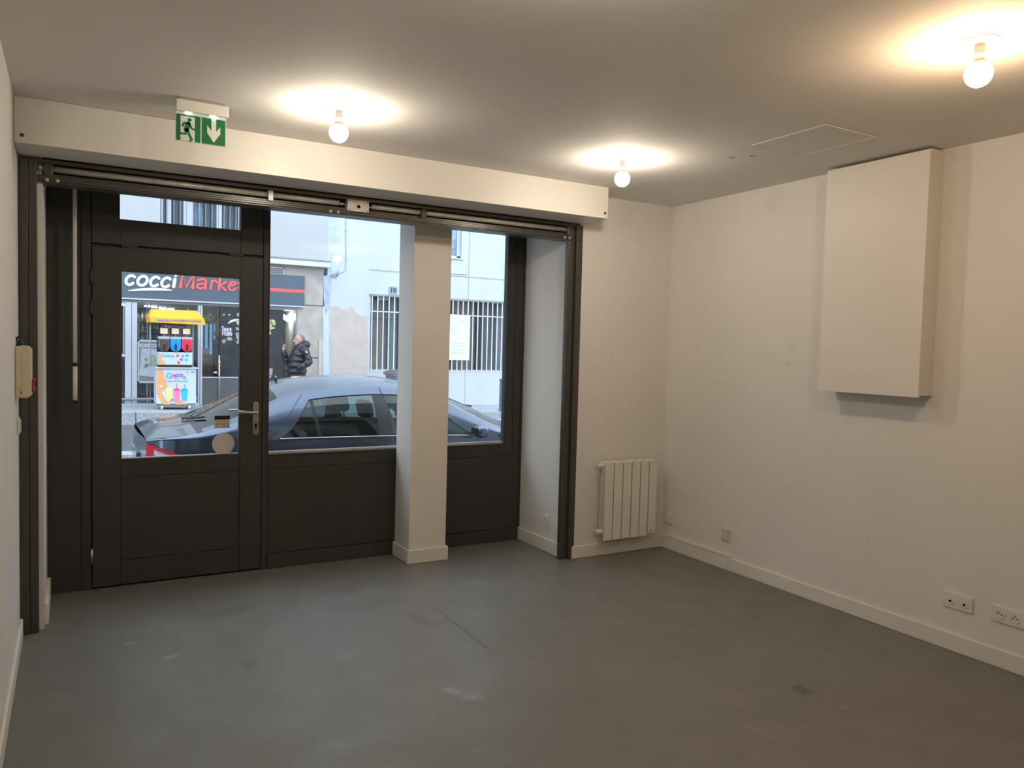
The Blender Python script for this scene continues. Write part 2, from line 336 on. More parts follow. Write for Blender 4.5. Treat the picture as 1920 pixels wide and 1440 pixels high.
# transom
t = thing('window_1', None, None, (-3.32, SF, 2.04), kind='structure')
rect_frame('window_frame', -3.814, -2.849, 2.038, ZT, -3.668, -2.986, 2.188, 2.435, Y0-.004, Y1, M_dark, t)
box('pane', (-3.668, GY, 2.188), (-2.986, GY+.006, 2.435), M_pane, t)
bead(-3.668, -2.986, 2.188, 2.420, t)
for x in (-3.66, -3.055): box('hinge', (x, Y0-.014, 2.024), (x+.085, Y0-.002, 2.040), M_dark, t, .003)
# door
d = thing('door_1', None, None, (-3.33, SF, 0), kind='structure')
gx0, gx1, gz0, gz1 = -3.664, -2.984, .757, 1.889
boxes('stile', [((-3.812, Y0-.008, .012), (gx0, Y1-.01, 2.022))], M_dark, d, .003)
boxes('stile', [((gx1, Y0-.008, .012), (-2.849, Y1-.01, 2.022))], M_dark, d, .003)
box('top_rail', (gx0, Y0-.008, gz1), (gx1, Y1-.01, 2.022), M_dark, d)
box('middle_rail', (gx0+.001, Y0-.005, .662), (gx1-.001, Y1-.01, gz0), M_dark, d, .002)
box('lower_panel', (gx0+.001, Y0-.003, .16), (gx1-.001, Y1-.01, .659), M_dark, d, .002)
box('bottom_rail', (gx0+.001, Y0-.005, .012), (gx1-.001, Y1-.01, .157), M_dark, d, .002)
pane = box('pane', (gx0, GY, gz0), (gx1, GY+.006, gz1), M_pane, d)
bead(gx0+.006, gx1-.006, gz0+.014, gz1-.006, d)
box('sill_strip', (gx0+.004, Y0+.021, gz0), (gx1-.004, GY-.001, gz0+.016), M_sill, d)
# stickers on the door pane
sy = GY-.001
p = onY(416.5, 791, sy); sw, sh = .092, .080
st = box('payment_sticker', (p.x-sw/2, sy-.0006, p.z-sh/2), (p.x+sw/2, sy, p.z+sh/2), mat('sticker_cream', (.62, .56, .47), .5, 0, .4, .03, 20), pane, label='card payment sticker with black header and small card logos')
st2 = lambda nm, x0, z0, x1, z1, m: box(nm, (p.x+x0*sw, sy-.0014, p.z+z0*sh), (p.x+x1*sw, sy-.0006, p.z+z1*sh), m, pane)
st2('sticker_header', -.5, .18, .5, .5, mat('print_black', (.01, .01, .012), .5))
st2('sticker_logo', -.18, .27, -.07, .40, mat('print_white', (.8, .8, .8), .5)); st2('sticker_logo', -.04, .31, .17, .36, MAT['print_white']); st2('sticker_logo', .38, .30, .43, .36, MAT['print_white'])
for x0, x1 in ((-.4, -.22), (-.18, .02), (.06, .42)): st2('sticker_text', x0, .02, x1, .05, mat('print_grey', (.15, .14, .13), .6))
cols = [(.03, .03, .03), (.55, .03, .02), (.02, .02, .02), (.10, .10, .10), (.35, .45, .25), (.75, .70, .6), (.12, .12, .12), (.1, .1, .12)]
for i, c in enumerate(cols):
    x = -.34+.23*(i % 4); z = -.17 if i < 4 else -.36
    st2('sticker_logo', x-.07, z-.035, x+.07, z+.035, mat('logo_print_%d' % i, c, .5))
p2 = onY(419, 832, sy)
obj('round_sticker', lathe(bmesh.new(), (p2.x, sy, p2.z), (0, -1, 0), [(.068, 0), (.068, .0008)], 48), mat('sticker_back', (.62, .59, .54), .55, 0, .3, .03, 12), pane, label='round cream paper sticker')
# handle
h = thing('door_handle', None, None, (-2.90, Y0, 1.0), parent=d)
def plate(y0, y1, bm):
    pts = []
    for k in range(13): a = math.pi*k/12; pts.append((-2.888+.0185*math.cos(a), y0, 1.085+.0185*math.sin(a)))
    for k in range(13): a = math.pi+math.pi*k/12; pts.append((-2.888+.0185*math.cos(a), y0, .905+.0185*math.sin(a)))
    return prism(bm, pts, (0, y1-y0, 0))
obj('backplate', plate(Y0-.017, Y0-.008, bmesh.new()), M_alu, h, bevel=.002)
obj('lever', tube(bmesh.new(), [(-2.888, Y0-.015, 1.037), (-2.888, Y0-.055, 1.037), (-2.896, Y0-.064, 1.037), (-2.915, Y0-.066, 1.037), (-3.005, Y0-.066, 1.043)], .0095, 12), M_alu, h, smooth=True)
obj('outer_lever', tube(bmesh.new(), [(-2.888, Y1, 1.037), (-2.888, Y1+.05, 1.037), (-2.90, Y1+.06, 1.037), (-3.03, Y1+.06, 1.037)], .009, 12), M_alu, h, smooth=True)
bm = lathe(bmesh.new(), (-2.888, Y0-.017, .955), (0, -1, 0), [(.0085, 0), (.0085, .003), (.006, .004)], 16); B(bm, (-2.892, Y0-.021, .925), (-2.884, Y0-.017, .952))
obj('lock_cylinder', bm, M_hole, h)
for z in (.16, 1.62, 1.80): obj('hinge', tube(bmesh.new(), [(-3.815, Y0-.014, z), (-3.815, Y0-.014, z+.085)], .008, 10), M_frame if z > 1 else M_alu, d, smooth=True)
# windows and lower panels
for n, (x0, x1, a, b_) in enumerate(((-2.811, -1.790, -2.803, -1.800), (-1.789, -.905, -1.780, -1.036))):
    t = thing('window_%d' % (n+2), None, None, ((x0+x1)/2, SF, 0), kind='structure')
    rect_frame('window_frame', x0, x1, .66, ZT, a, b_, .757, 2.435, Y0, Y1, M_dark, t)
    box('pane', (a, GY, .757), (b_, GY+.006, 2.435), M_pane, t)
    boxes('glazing_bead', [((a, Y0-.005, .745), (b_, Y0+.02, .757)), ((b_-.012, Y0-.005, .757), (b_, Y0+.02, 2.43))], M_dark, t, .002)
    box('sill_strip', (a, Y0+.021, .757), (b_-.012, GY-.001, .772), M_sill, t)
    box('lower_frame', (x0, Y0+.002, .001), (x1, Y1, .659), M_dark, t)
    box('lower_panel', (x0+.012, Y0-.004, .10), (x1-(.012 if n == 0 else .06), Y0+.002, .655), M_dark, t, .002)
    box('kick_board', (x0+.006, Y0-.012, .001), (x1-.004, Y0+.002, .095), M_dark, t, .003)
boxes('trim_2', [((-.904, Y0-.004, .10), (XRR-.001, Y1, ZT)), ((-.97, Y0-.006, .70), (-.955, Y0, ZT))], M_dark, **ST)

# ================================================================== THINGS IN THE ROOM
# ---- exit sign
ys = -.685; xa, xb = -3.512, -3.290
s = thing('exit_sign', 'green emergency exit sign with running man and down arrow under the ceiling', 'exit sign', ((xa+xb)/2, ys, H))
box('housing', (xa, ys-.02, H-.062), (xb, ys+.02, H-.012), M_plast, s, .003)
box('mounting_plate', (xa+.012, ys-.016, H-.012), (xb-.02, ys+.016, H), mat('grey_plastic', (.35, .33, .30), .5), s)
M_led = mat('sign_led', (1, 1, 1), .4, var=0, emit=(.85, .95, 1), estr=6)
for x in (xa+.052, xb-.065): box('light_strip', (x-.01, ys-.012, H-.067), (x+.01, ys+.012, H-.0621), M_led, s)
ga, gb, gt, gbm = xa+.002, xb-.012, H-.074, H-.190
box('acrylic_panel', (ga-.003, ys-.002, gbm-.003), (gb+.003, ys+.002, H-.062), mat('acrylic_white', (.72, .80, .72), .2, var=.02), s)
M_green = mat('sign_green', (.004, .15, .045), .45, var=.05); M_sw = mat('sign_white', (.72, .76, .70), .45, var=.02)
xm = (ga+gb)/2
bl = box('sign_field', (ga, ys-.003, gbm), (xm-.003, ys-.002, gt), M_green, s); br = box('sign_field', (xm+.003, ys-.003, gbm), (gb, ys-.002, gt), M_green, s)
wl = (xm-.003-ga); hh = gt-gbm
def gp(x, z, o=.0042): return Vector((ga+x*wl, ys-o, gbm+z*hh))
obj('white_doorway', prism(bmesh.new(), [gp(.17, .0, .003), gp(.76, .0, .003), gp(.76, .94, .003), gp(.17, .94, .003)], (0, -.0008, 0)), M_sw, bl)
bm = bmesh.new(); yo = (0, -.0006, 0)
lathe(bm, gp(.54, .82), (0, -1, 0), [(.0085, 0), (.0085, .0006)], 20)
stroke(bm, [gp(.50, .66), gp(.40, .42)], .020, yo)
stroke(bm, [gp(.50, .68), gp(.33, .68), gp(.26, .56)], .0085, yo)
stroke(bm, [gp(.54, .66), gp(.64, .50), gp(.76, .47)], .0085, yo)
stroke(bm, [gp(.46, .45), gp(.53, .26), gp(.64, .07), gp(.58, .03)], .010, yo)
stroke(bm, [gp(.40, .44), gp(.38, .26), gp(.10, .27)], .010, yo)
obj('running_man', bm, M_green, bl)
def ga2(x, z): return Vector((xm+.003+x*(gb-xm-.003), ys-.003, gbm+z*hh))
obj('down_arrow', prism(bmesh.new(), [ga2(.40, 1), ga2(.60, 1), ga2(.60, .52), ga2(.78, .72), ga2(.78, .44), ga2(.5, .08), ga2(.22, .44), ga2(.22, .72), ga2(.40, .52)], (0, -.0008, 0)), M_sw, br)

# ---- ceiling bulbs
def bulb(x, y, label, col, k, end=''):
    s = thing('ceiling_bulb'+end, label, 'ceiling lamp', (x, y, H), group='bare bulbs on the ceiling')
    obj('base_plate', lathe(bmesh.new(), (x, y, H), (0, 0, -1), [(.058, 0), (.058, .003), (.045, .010), (.020, .013)], 32), M_plast, s, smooth=True)
    obj('lamp_holder', lathe(bmesh.new(), (x, y, H-.010), (0, 0, -1), [(.017, 0), (.017, .034), (.022, .036), (.022, .042), (.018, .044), (.0175, .058), (.015, .064)], 24), M_plast, s, smooth=True)
    m = mat('bulb_glow_'+'abc'[k], (1, 1, 1), .4, var=0, emit=col, estr=BULB_W*(1.0, .9, 1.2)[k])
    cap = [(.015, -.010), (.017, -.004)]+[(.043*math.sin(R(a)), .040-.043*math.cos(R(a))) for a in (30, 38, 46)]
    glow = [(.043*math.sin(R(a)), .040-.043*math.cos(R(a))) for a in [46]+list(range(52, 180, 8))]+[(0, .083)]
    obj('bulb_collar', lathe(bmesh.new(), (x, y, H-.072), (0, 0, -1), cap, 20), M_plast, s, smooth=True)  # opaque cap added to hold lamp light off the ceiling
    obj('bulb'+end, lathe(bmesh.new(), (x, y, H-.072), (0, 0, -1), glow, 20), m, s, smooth=True)
bulb(-2.847, -.937, 'bare round bulb on the ceiling nearer the exit sign', (1, .86, .68), 0)
bulb(-1.211, -.945, 'bare round bulb on the ceiling above the end of the soffit', (1, .86, .68), 1)
bulb(-1.249, -2.937, 'bare round bulb with warm orange glow, far from the shopfront', (1, .68, .40), 2)
bulb(-2.85, -2.94, 'bare round bulb on the ceiling above the middle of the room', (1, .86, .68), 0, '_offscreen')

# ---- ceiling access hatch
s = thing('access_hatch', 'flush painted access hatch in the ceiling before the boxed duct', 'hatch', (-.66, -1.79, H))
x0, x1, y0, y1 = -.85, -.485, -2.01, -1.575
boxes('hatch_frame', [((x0-.008, y0-.008, H-.0035), (x0, y1+.008, H)), ((x1, y0-.008, H-.0035), (x1+.008, y1+.008, H)), ((x0, y0-.008, H-.0035), (x1, y0, H)), ((x0, y1, H-.0035), (x1, y1+.008, H))], M_ceil, s)
box('hatch_panel', (x0+.002, y0+.002, H-.002), (x1-.002, y1-.002, H), M_ceil, s)

# ---- boxed duct on the right wall
s = thing('boxed_duct', 'tall white boxed casing hung high on the bare right-hand wall', 'casing', (-.065, -1.77, 1.29))
box('body', (-.115, -2.073, 1.298), (-.0005, -1.478, 2.562), M_white, s)
box('front_panel', (-.132, -2.078, 1.288), (-.115, -1.464, 2.556), M_white, s, .002)

# ---- radiator
s = thing('radiator', 'white finned electric radiator mounted low in the corner beside the opening', 'radiator', (-.4, -.06, .13))
xs = [-.632+.0805*i for i in range(7)]; yf = -.108
for i in range(6):
    x0, x1 = xs[i]+.004, xs[i+1]-.004; zb = .130 if i < 5 else .150
    e = box('radiator_element', (x0, yf, zb), (x1, yf+.010, .690), M_plast, s, .003)
    boxes('fin', [((x0+.03, yf+.010, zb+.03), (x0+.042, -.018, .66))]+[((x0+.004, yf+.018+k*.022, zb+.04), (x0+.068, yf+.022+k*.022, .60)) for k in range(3)], M_plast, e)
    boxes('top_edge', [((x0, yf+.012, .672), (x1, yf+.024, .688)), ((x0, -.05, .678), (x1, -.03, .692))], M_plast, e, .002)
for z in (.665, .19):
    obj('end_plug', tube(bmesh.new(), [(xs[0]-.035, -.06, z), (xs[6]-.01, -.06, z)], .017, 16), M_plast, s, smooth=True)
for xq in (xs[0]+.08, xs[4]): box('wall_bracket', (xq, -.03, .20), (xq+.03, -.001, .62), M_plast, s)
box('side_casing', (xs[5]+.008, yf+.012, .152), (xs[6]-.006, -.02, .686), M_plast, s, .003)
box('brand_mark', (xs[5]+.018, yf-.0008, .163), (xs[5]+.046, yf, .168), mat('print_grey2', (.08, .07, .06), .6), s)
obj('cable', tube(bmesh.new(), [(xs[1], -.05, .15), (xs[2]-.02, -.05, .122), (xs[3]-.02, -.05, .124), (xs[4], -.03, .16)], .0045, 8), M_plast, s, smooth=True)

# ---- sockets and plates
def socket_plate(name, label, cat, c, u, n, ww, hh, kinds):
    c, u, n = Vector(c), Vector(u), Vector(n); z = Vector((0, 0, 1))
    s = thing(name, label, cat, c)
    def bxx(bm, cx, cz, a, b, d0, d1):
        P = [c+u*(cx+sx*a)+z*(cz+sz*b)+n*d0 for sx, sz in ((-1, -1), (1, -1), (1, 1), (-1, 1))]; return prism(bm, P, n*(d1-d0))
    M_pl = mat('ivory_plastic', (.66, .62, .55), .35, 0, .5, .01, 5)
    obj('plate', bxx(bmesh.new(), 0, 0, ww/2, hh/2, .0005, .009), M_pl if kinds[0] == 'outlet' else M_plast, s, bevel=.003)
    k = len(kinds)
    for i, kd in enumerate(kinds):
        cx = (i-(k-1)/2)*.071; cc = c+u*cx
        if kd == 'power':
            e = obj('socket_ring', lathe(bmesh.new(), cc+n*.009, n, [(.0225, 0), (.0225, .003), (.0195, .0035), (.0185, .0005)], 28), M_plast, s, smooth=False)
            for dx, dz, r in ((-.0095, 0, .0034), (.0095, 0, .0034), (0, .010, .003)): obj('pin_hole', lathe(bmesh.new(), cc+u*dx+z*(dz-.001)+n*.0085, n, [(r, 0), (r, .0015)], 10), M_hole, e)
        elif kd == 'data':
            e = obj('data_disc', lathe(bmesh.new(), cc+n*.009, n, [(.0225, 0), (.0225, .002), (.021, .003)], 28), M_plast, s)
            obj('jack', bxx(bmesh.new(), cx, -.005, .006, .0055, .012, .0126), M_hole, e)
        elif kd == 'outlet':
            obj('cable_outlet', bxx(bmesh.new(), 0, -.015, .010, .022, .009, .015), M_plast, s, bevel=.003)
        elif kd == 'rocker':
            obj('rocker', bxx(bmesh.new(), 0, 0, .024, .030, .009, .014), M_plast, s, bevel=.002)
Xn = (-1, 0, 0); U = (0, -1, 0)
socket_plate('wall_socket', 'single white wall socket in the corner beside the radiator', 'socket', (0, -.095, .235), U, Xn, .08, .08, ['power'])
socket_plate('cable_outlet_plate', 'white blank cable outlet plate low on the right wall', 'outlet plate', (0, -.667, .239), U, Xn, .08, .08, ['outlet'])
socket_plate('data_socket', 'double white data socket plate with two square jacks', 'data socket', (0, -2.266, .259), U, Xn, .152, .08, ['data', 'data'])
socket_plate('double_socket', 'double white power socket beside the data socket plate', 'socket', (0, -2.507, .261), U, Xn, .152, .08, ['power', 'power'])
socket_plate('wall_socket', 'single white wall socket on the window reveal', 'socket', (XRR, .248, .231), U, Xn, .08, .08, ['power'])
socket_plate('light_switch', 'white rocker switch under the alarm box on the left wall', 'switch', (-W, -.12, 1.06), (0, -1, 0), (1, 0, 0), .08, .08, ['rocker'])
s = thing('cable_trunking', 'thin white cable trunking on top of the right baseboard', 'trunking', (-.008, -.36, .09))
box('duct', (-.016, -.700, .0905), (-.0005, -.02, .108), M_white, s, .002)
box('end_cap', (-.019, -.722, .0905), (-.0005, -.700, .111), M_white, s, .002)

# ---- alarm box on the left wall
M_cream = mat('cream_plastic', (.66, .58, .42), .45, 0, .4, .03, 12)
s = thing('alarm_box', 'cream alarm box with red button and black cable gland on left wall', 'alarm', (-W, -.23, 1.17))
za, zb = onY(45, 747, -.3).z, onY(45, 648, -.3).z
pts = [(-W+.001, -.30, za+.004), (-4.095, -.30, za), (-4.078, -.30, za+.012), (-4.078, -.30, zb-.018), (-4.090, -.30, zb-.003), (-4.115, -.30, zb), (-W+.001, -.30, zb-.006)]
obj('casing', prism(bmesh.new(), pts, (0, .14, 0)), M_cream, s, bevel=.004)
box('seam', (-4.113, -.3012, za+.01), (-4.112, -.30, zb-.01), M_cream, s)
box('label_print', (-4.120, -.3012, za+.018), (-4.117, -.30, za+.034), M_black, s)
box('label_print', (-4.122, -.3010, za+.040), (-4.1212, -.30, za+.062), mat('print_brown', (.25, .2, .12), .6), s)
boxes('button', [((-4.078, -.27, za+.028), (-4.071, -.19, za+.088)), ((-4.071, -.27, za+.028), (-4.066, -.19, za+.045)), ((-4.071, -.27, za+.074), (-4.066, -.19, za+.088))], mat('red_plastic', (.50, .01, .03), .35, var=.03), s, .002, label='red push button')
obj('cable_gland', lathe(bmesh.new(), (-4.124, -.23, zb-.004), (0, 0, 1), [(.016, 0), (.016, .014), (.013, .022), (.008, .026)], 14), M_black, s)
obj('cable', tube(bmesh.new(), [(-4.124, -.23, zb+.015), (-4.124, -.235, zb+.030), (-4.13, -.23, zb+.038), (-4.138, -.21, zb+.034), (-4.141, -.19, zb+.02)], .005, 8), M_black, s, smooth=True)

# ================================================================== THE STREET
SL = .02
def gz(x, b): return b-SL*(x+2.5)
def slab(name, x0, x1, y0, y1, b, th, m, parent=None, **k):
    bm = bmesh.new(); v = []
    for z in (-th, 0):
        for x, y in ((x0, y0), (x1, y0), (x1, y1), (x0, y1)): v.append(bm.verts.new((x, y, gz(x, b)+z)))
    for f in ((0, 1, 2, 3), (4, 5, 6, 7), (0, 1, 5, 4), (1, 2, 6, 5), (2, 3, 7, 6), (3, 0, 4, 7)): bm.faces.new([v[i] for i in f])
    return obj(name, bm, m, parent, **k)
FA = 14.2; KY = 12.27; RB = -.24; NB = -.12
M_road = mat('wet_asphalt', (0.057, 0.063, 0.072), .25, 0, .22, .35, 8, .5, 25)
M_pave = mat('grey_pavement', (0.323, 0.332, 0.361), .6, 0, .4, .15, 10, .3, 60)
M_kerb = mat('granite_kerb', (0.323, 0.332, 0.361), .6, 0, .4, .45, 30, .5, 80)
slab('floor_road', -30, 30, .95, KY+.3, RB, .2, M_road, **ST)
sw_ = slab('floor_pavement_far', -30, 30, KY+.3, FA+.3, 0, .45, M_pave, **ST)
slab('floor_pavement_near', -30, 30, SF+.3, 1.6, NB, .3, M_pave, **ST)
for i in range(24):
    x = -9.1+i*1.05; slab('kerb_stone', x, x+1.035, KY, KY+.298, .004, .28, M_kerb, sw_)
lk = thing('lane_kerb', 'low grey kerb strip lying along the middle of the wet road', 'kerb', (-3, 7.8, RB))
for i in range(9):
    x = -7+i*1.05; slab('kerb_stone', x, x+1.03, 7.55, 7.95, RB+.06, .08, M_kerb, lk)

def f(u, v, d=0): return onY(u, v, FA-d)
def quad(u0, v0, u1, v1, d=0):
    a = f(u0, v0, d); b = f(u1, v1, d); return a.x, min(a.z, b.z), b.x, max(a.z, b.z)
def fb(name, u0, v0, u1, v1, d0, d1, m, parent=None, bevel=0, **k):
    """box on the far facade: pixel corners, d = distance in front of the facade plane"""
    x0, z0, x1, z1 = quad(u0, v0, u1, v1, d1); return box(name, (x0, FA-d1, z0), (x1, FA-d0, z1), m, parent, bevel, **k)
M_bA = mat('cream_render', (0.408, 0.410, 0.414), .85, 0, .2, .04, .6, .2, 30)
M_bB = mat('white_render', (0.484, 0.498, 0.517), .8, 0, .2, .04, .8, .2, 30)
M_stone = mat('grey_stone_cladding', (0.389, 0.338, 0.304), .7, 0, .3, .16, 4, .3, 25)
M_navy = mat('shop_fascia_navy', (0.061, 0.085, 0.118), .35, 0, .5, .08, 2)
M_lav = mat('white_lacquered_metal', (0.456, 0.465, 0.513), .4, 0, .5, .04, 6)
M_red = mat('sign_red', (0.780, 0.085, 0.076), .45, var=.02); M_let = mat('sign_letter_white', (0.627, 0.665, 0.722), .45, var=.02)
M_greym = mat('grey_metal', (.22, .23, .24), .45, .3, .5, .1, 10)
M_shopd = mat('shop_interior_dark', (.035, .037, .042), .6, 0, .3, .2, 4)
M_sglass = glass('shop_glass', (.80, .85, .88), .9, .10)

xsplit = f(613, 600).x; xpierR = f(605, 600).x
for nm, a, b in (('wall_street_far_row', (-30, FA, -.6), (-9.01, FA+.5, 12)), ('wall_street_far_row', (13.01, FA, -.9), (30, FA+.5, 12)), ('wall_horizon_block', (-30.5, .9, -.6), (-30, FA, 10)), ('wall_horizon_block', (30, .9, -1.2), (30.5, FA, 10))): box(nm, a, b, M_bA, **ST)  # unseen end walls added to block the bright horizon sky
# ---- building of the grocery
bA = thing('grocery_building', 'cream building with grocery shop and navy fascia across the street', 'building', (-2, FA, 0))
zs0 = f(560, 574).z; zs1 = f(540, 516.5).z; zled0, zled1 = f(560, 497.5, .25).z, f(560, 487, .25).z
XA0 = -9.0
wz0 = zled1+.25; WH = f(385, 377, -.16).z+.25-wz0; wx0 = f(296, 400).x; wx1 = f(457, 400, -.16).x
boxes('facade_wall', [((XA0, FA, zled1-.05), (wx0, FA+.5, 13)), ((wx1, FA, zled1-.05), (xsplit, FA+.5, 13)), ((wx0, FA, zled1-.05), (wx1, FA+.5, wz0)), ((wx0, FA, wz0+WH), (wx1, FA+.5, 13))], M_bA, bA)
box('ledge', (XA0, FA-.25, zled0), (xsplit, FA, zled1), mat('ledge_cream', (0.608, 0.608, 0.551), .7, 0, .3, .08, 5), bA, .01)
box('ledge_flashing', (XA0, FA-.27, zled1), (xsplit, FA, zled1+.03), M_greym, bA)
box('lintel_wall', (XA0, FA-.01, zs1), (xpierR, FA+.5, zled0), M_stone, bA)
# stone pier, three slabs
xp0 = f(557, 600).x
for v0, v1 in ((497, 573), (574, 671), (672, 790)):
    box('stone_slab', (xp0, FA-.02, f(590, v1-.6).z if v1 < 700 else -.25), (xpierR, FA+.5, min(f(590, v0+.6).z, zled0)), M_stone, bA, .006)
box('pier_core', (xp0+.01, FA+.02, -.25), (xpierR-.01, FA+.45, zled0), M_greym, bA)
box('pier_edge', (xpierR-.10, FA-.05, -.25), (xpierR, FA-.02, f(600, 636).z), mat('beige_edge', (0.456, 0.389, 0.342), .7, 0, .3, .15, 9), bA)
# fascia sign
sg = thing('fascia_sign', 'navy fascia with white and red lettering above the grocery windows', None, (-2, FA-.1, zs0), parent=bA)
box('fascia_board', (XA0, FA-.10, zs0), (f(571, 545, .1).x, FA-.011, zs1), M_navy, sg)
box('bottom_rail', (XA0, FA-.115, zs0-.03), (f(571, 545, .1).x, FA-.011, zs0), M_lav, sg)
box('red_stripe', (f(446, 540, .1).x, FA-.106, f(508, 546, .1).z), (f(571, 540, .1).x, FA-.1, f(508, 540, .1).z), M_red, sg)
LD = .10; px = .0130
def LP(L): return [f(u, v, LD) for u, v in L]
def arc(cx, cy, rx, ry, a0, a1, sk=0, n=14):
    o = []
    for k in range(n+1):
        t = R(a0+(a1-a0)*k/n); o.append((cx+rx*math.cos(t)+sk*ry*math.sin(t), cy-ry*math.sin(t)))
    return o
def letter(strokes, wd, m):
    bm = bmesh.new()
    for i, sk in enumerate(strokes): stroke(bm, LP(sk), wd*px, (0, -.02-.002*i, 0), close=sk[0] == sk[-1])
    obj('letter', bm, m, sg)
for cx, cy in ((244, 525.3), (290, 528), (311, 529.5)): letter([arc(cx+.5, cy, 8.3, 8.6, 42, 318, .25)], 4.6, M_let)
oo = arc(267, 526.5, 8.8, 8.6, 0, 360, .22, 24); oo[-1] = oo[0]; letter([oo], 4.6, M_let)
letter([[(327.8, 523.5), (325.5, 537.5)], [(329.6, 514.6), (329.2, 516.6)]], 5.2, M_let)
letter([[(338, 538.5), (342.5, 514.5), (348.5, 538), (363.5, 514.5), (361, 539.5)]], 5.4, M_red)
letter([[(371, 525.5), (377, 523.8), (384, 524), (386, 527), (384.5, 541.5)], arc(377.0, 536.4, 7.6, 4.6, 50, 330, .3, 16)], 3.8, M_red)
letter([[(397, 527), (394.5, 541.5)], [(395.5, 532), (399, 528), (403, 526.5), (406.5, 529.5)]], 4.2, M_red)
letter([[(412.5, 520.5), (410, 543)], [(423.5, 529), (413, 535.5), (422, 544)]], 4.2, M_red)
letter([[(429, 537), (440, 533.5)], [(441.5, 532.5), (440.5, 529.5), (436, 528.5), (430.5, 532), (428.2, 538), (430, 543.5), (435, 545), (441, 541)]], 3.6, M_red)
letter([[(451.5, 524), (449, 540), (451, 547), (456, 546.5)], [(446.5, 531), (456, 531.5)]], 4.0, M_red)
bm = bmesh.new(); stroke(bm, LP([(241, 545), (252, 544), (266, 542.8), (283, 542.2), (302, 542.6), (315, 543.6), (322.5, 544.6)]), [q*px for q in (1.2, 3.2, 4.2, 4.6, 4.2, 3, 1)], (0, -.02, 0)); obj('underline', bm, M_let, sg)
# vent
vt = thing('vent_louvre', 'white framed ventilation louvre above the navy fascia', None, f(519, 508), parent=bA)
x0, z0, x1, z1 = quad(500, 500, 533, 517, .03)
boxes('vent_frame', [((x0, FA-.05, z0), (x1, FA-.011, z0+.025)), ((x0, FA-.05, z1-.025), (x1, FA-.011, z1)), ((x0, FA-.05, z0), (x0+.03, FA-.011, z1)), ((x1-.03, FA-.05, z0), (x1, FA-.011, z1))], M_lav, vt)
for k in range(4): box('slat', (x0+.03, FA-.04, z0+.03+k*.042), (x1-.03, FA-.012, z0+.052+k*.042), M_greym, vt)
# upper window seen through the transom
wn = thing('apartment_window', 'tall white framed window with curtains and thin railing bars upstairs', None, ((wx0+wx1)/2, FA, wz0), parent=bA)
zt = wz0+WH; yb = FA+.16
box('back_board', (wx0, FA+.42, wz0), (wx1, FA+.5, zt), mat('room_blue_grey', (.09, .10, .12), .8), wn)
box('side_lining', (wx0, FA+.0, wz0), (f(300.5, 400).x, FA+.42, zt), mat('shutter_grey', (0.380, 0.389, 0.437), .6), wn)
PX = lambda u: f(u, 400, -.16).x
boxes('window_frame', [((PX(301), yb, wz0), (PX(306), yb+.06, zt)), ((PX(312), yb, wz0), (PX(321), yb+.06, zt)), ((PX(344), yb, wz0), (PX(362), yb+.06, zt)), ((PX(406), yb, wz0), (PX(416), yb+.06, zt)), ((PX(447), yb, wz0), (PX(456), yb+.06, zt)), ((PX(301), yb, wz0), (PX(456), yb+.06, wz0+.06)), ((PX(301), yb, zt-.25), (wx1, yb+.06, zt))], M_lav, wn)
for a, b in ((306, 312), (321, 344), (362, 406), (416, 447)): box('pane', (PX(a), yb+.02, wz0+.06), (PX(b), yb+.03, zt-.25), glass('upstairs_glass', (.75, .8, .85), .5, .03), wn)
M_cur = mat('white_curtain', (0.380, 0.418, 0.456), .8, 0, .2, .1, 6)
for a, b, cc in ((364, 384, 0),):
    bm = bmesh.new(); n = 24; x0, x1 = PX(a), PX(b); r0 = []; r1 = []
    for k in range(n+1):
        t = k/n; y = FA+.30+.02*math.sin(k*1.6); r0.append(bm.verts.new((x0+(x1-x0)*t, y, wz0+.06))); r1.append(bm.verts.new((x0+(x1-x0)*t*.75, y, zt-.25)))
    for k in range(n): bm.faces.new((r0[k], r0[k+1], r1[k+1], r1[k]))
    o = obj('curtain', bm, M_cur, wn, smooth=True); sm = o.modifiers.new('s', 'SOLIDIFY'); sm.thickness = .01
rl = thing('window_railing', 'row of thin dark railing bars before the upstairs window', None, ((wx0+wx1)/2, FA+.05, wz0), parent=bA)
for u in (300.5, 312.5, 325, 337, 348.5, 361, 372.5, 384.5, 396.5, 408, 419, 430, 441, 452): obj('railing_bar', tube(bmesh.new(), [(PX(u), FA+.06, wz0), (PX(u), FA+.06, wz0+1.25)], .009, 6), M_greym, rl)
box('handrail', (wx0, FA+.04, wz0+1.25), (wx1, FA+.08, wz0+1.29), M_greym, rl)

# ---- grocery shopfront
ZB = .10; ZTp = zs0-.03
SX = lambda u, v=650: f(u, v).x
sf = thing('grocery_shopfront', 'glazed grocery shopfront with pale columns and dark lower panels', None, (-1.5, FA, 0), parent=bA)
box('base_sill', (XA0, FA-.06, -.05), (SX(372, 745), FA+.25, f(240, 757).z), M_lav, sf)
box('header', (XA0, FA-.02, f(400, 573.5).z), (xp0, FA+.2, ZTp), M_greym, sf)
zh = f(400, 573.5).z; zb0 = f(240, 757).z
box('column', (SX(234.5), FA-.06, zb0), (SX(246), FA+.16, zh), M_lav, sf, .01); box('column', (SX(246.5), FA-.04, zb0), (SX(257), FA+.16, zh), M_lav, sf, .01)
box('mullion', (SX(371), FA-.04, -.02), (SX(374.4), FA+.1, zh), M_lav, sf, .01); box('mullion', (SX(375), FA-.04, -.02), (SX(379), FA+.1, zh), M_lav, sf, .01)
box('window_pane', (SX(257), FA+.03, zb0), (SX(371), FA+.04, zh), M_sglass, sf); box('window_pane', (XA0, FA+.03, zb0), (SX(234.5), FA+.04, zh), M_sglass, sf)
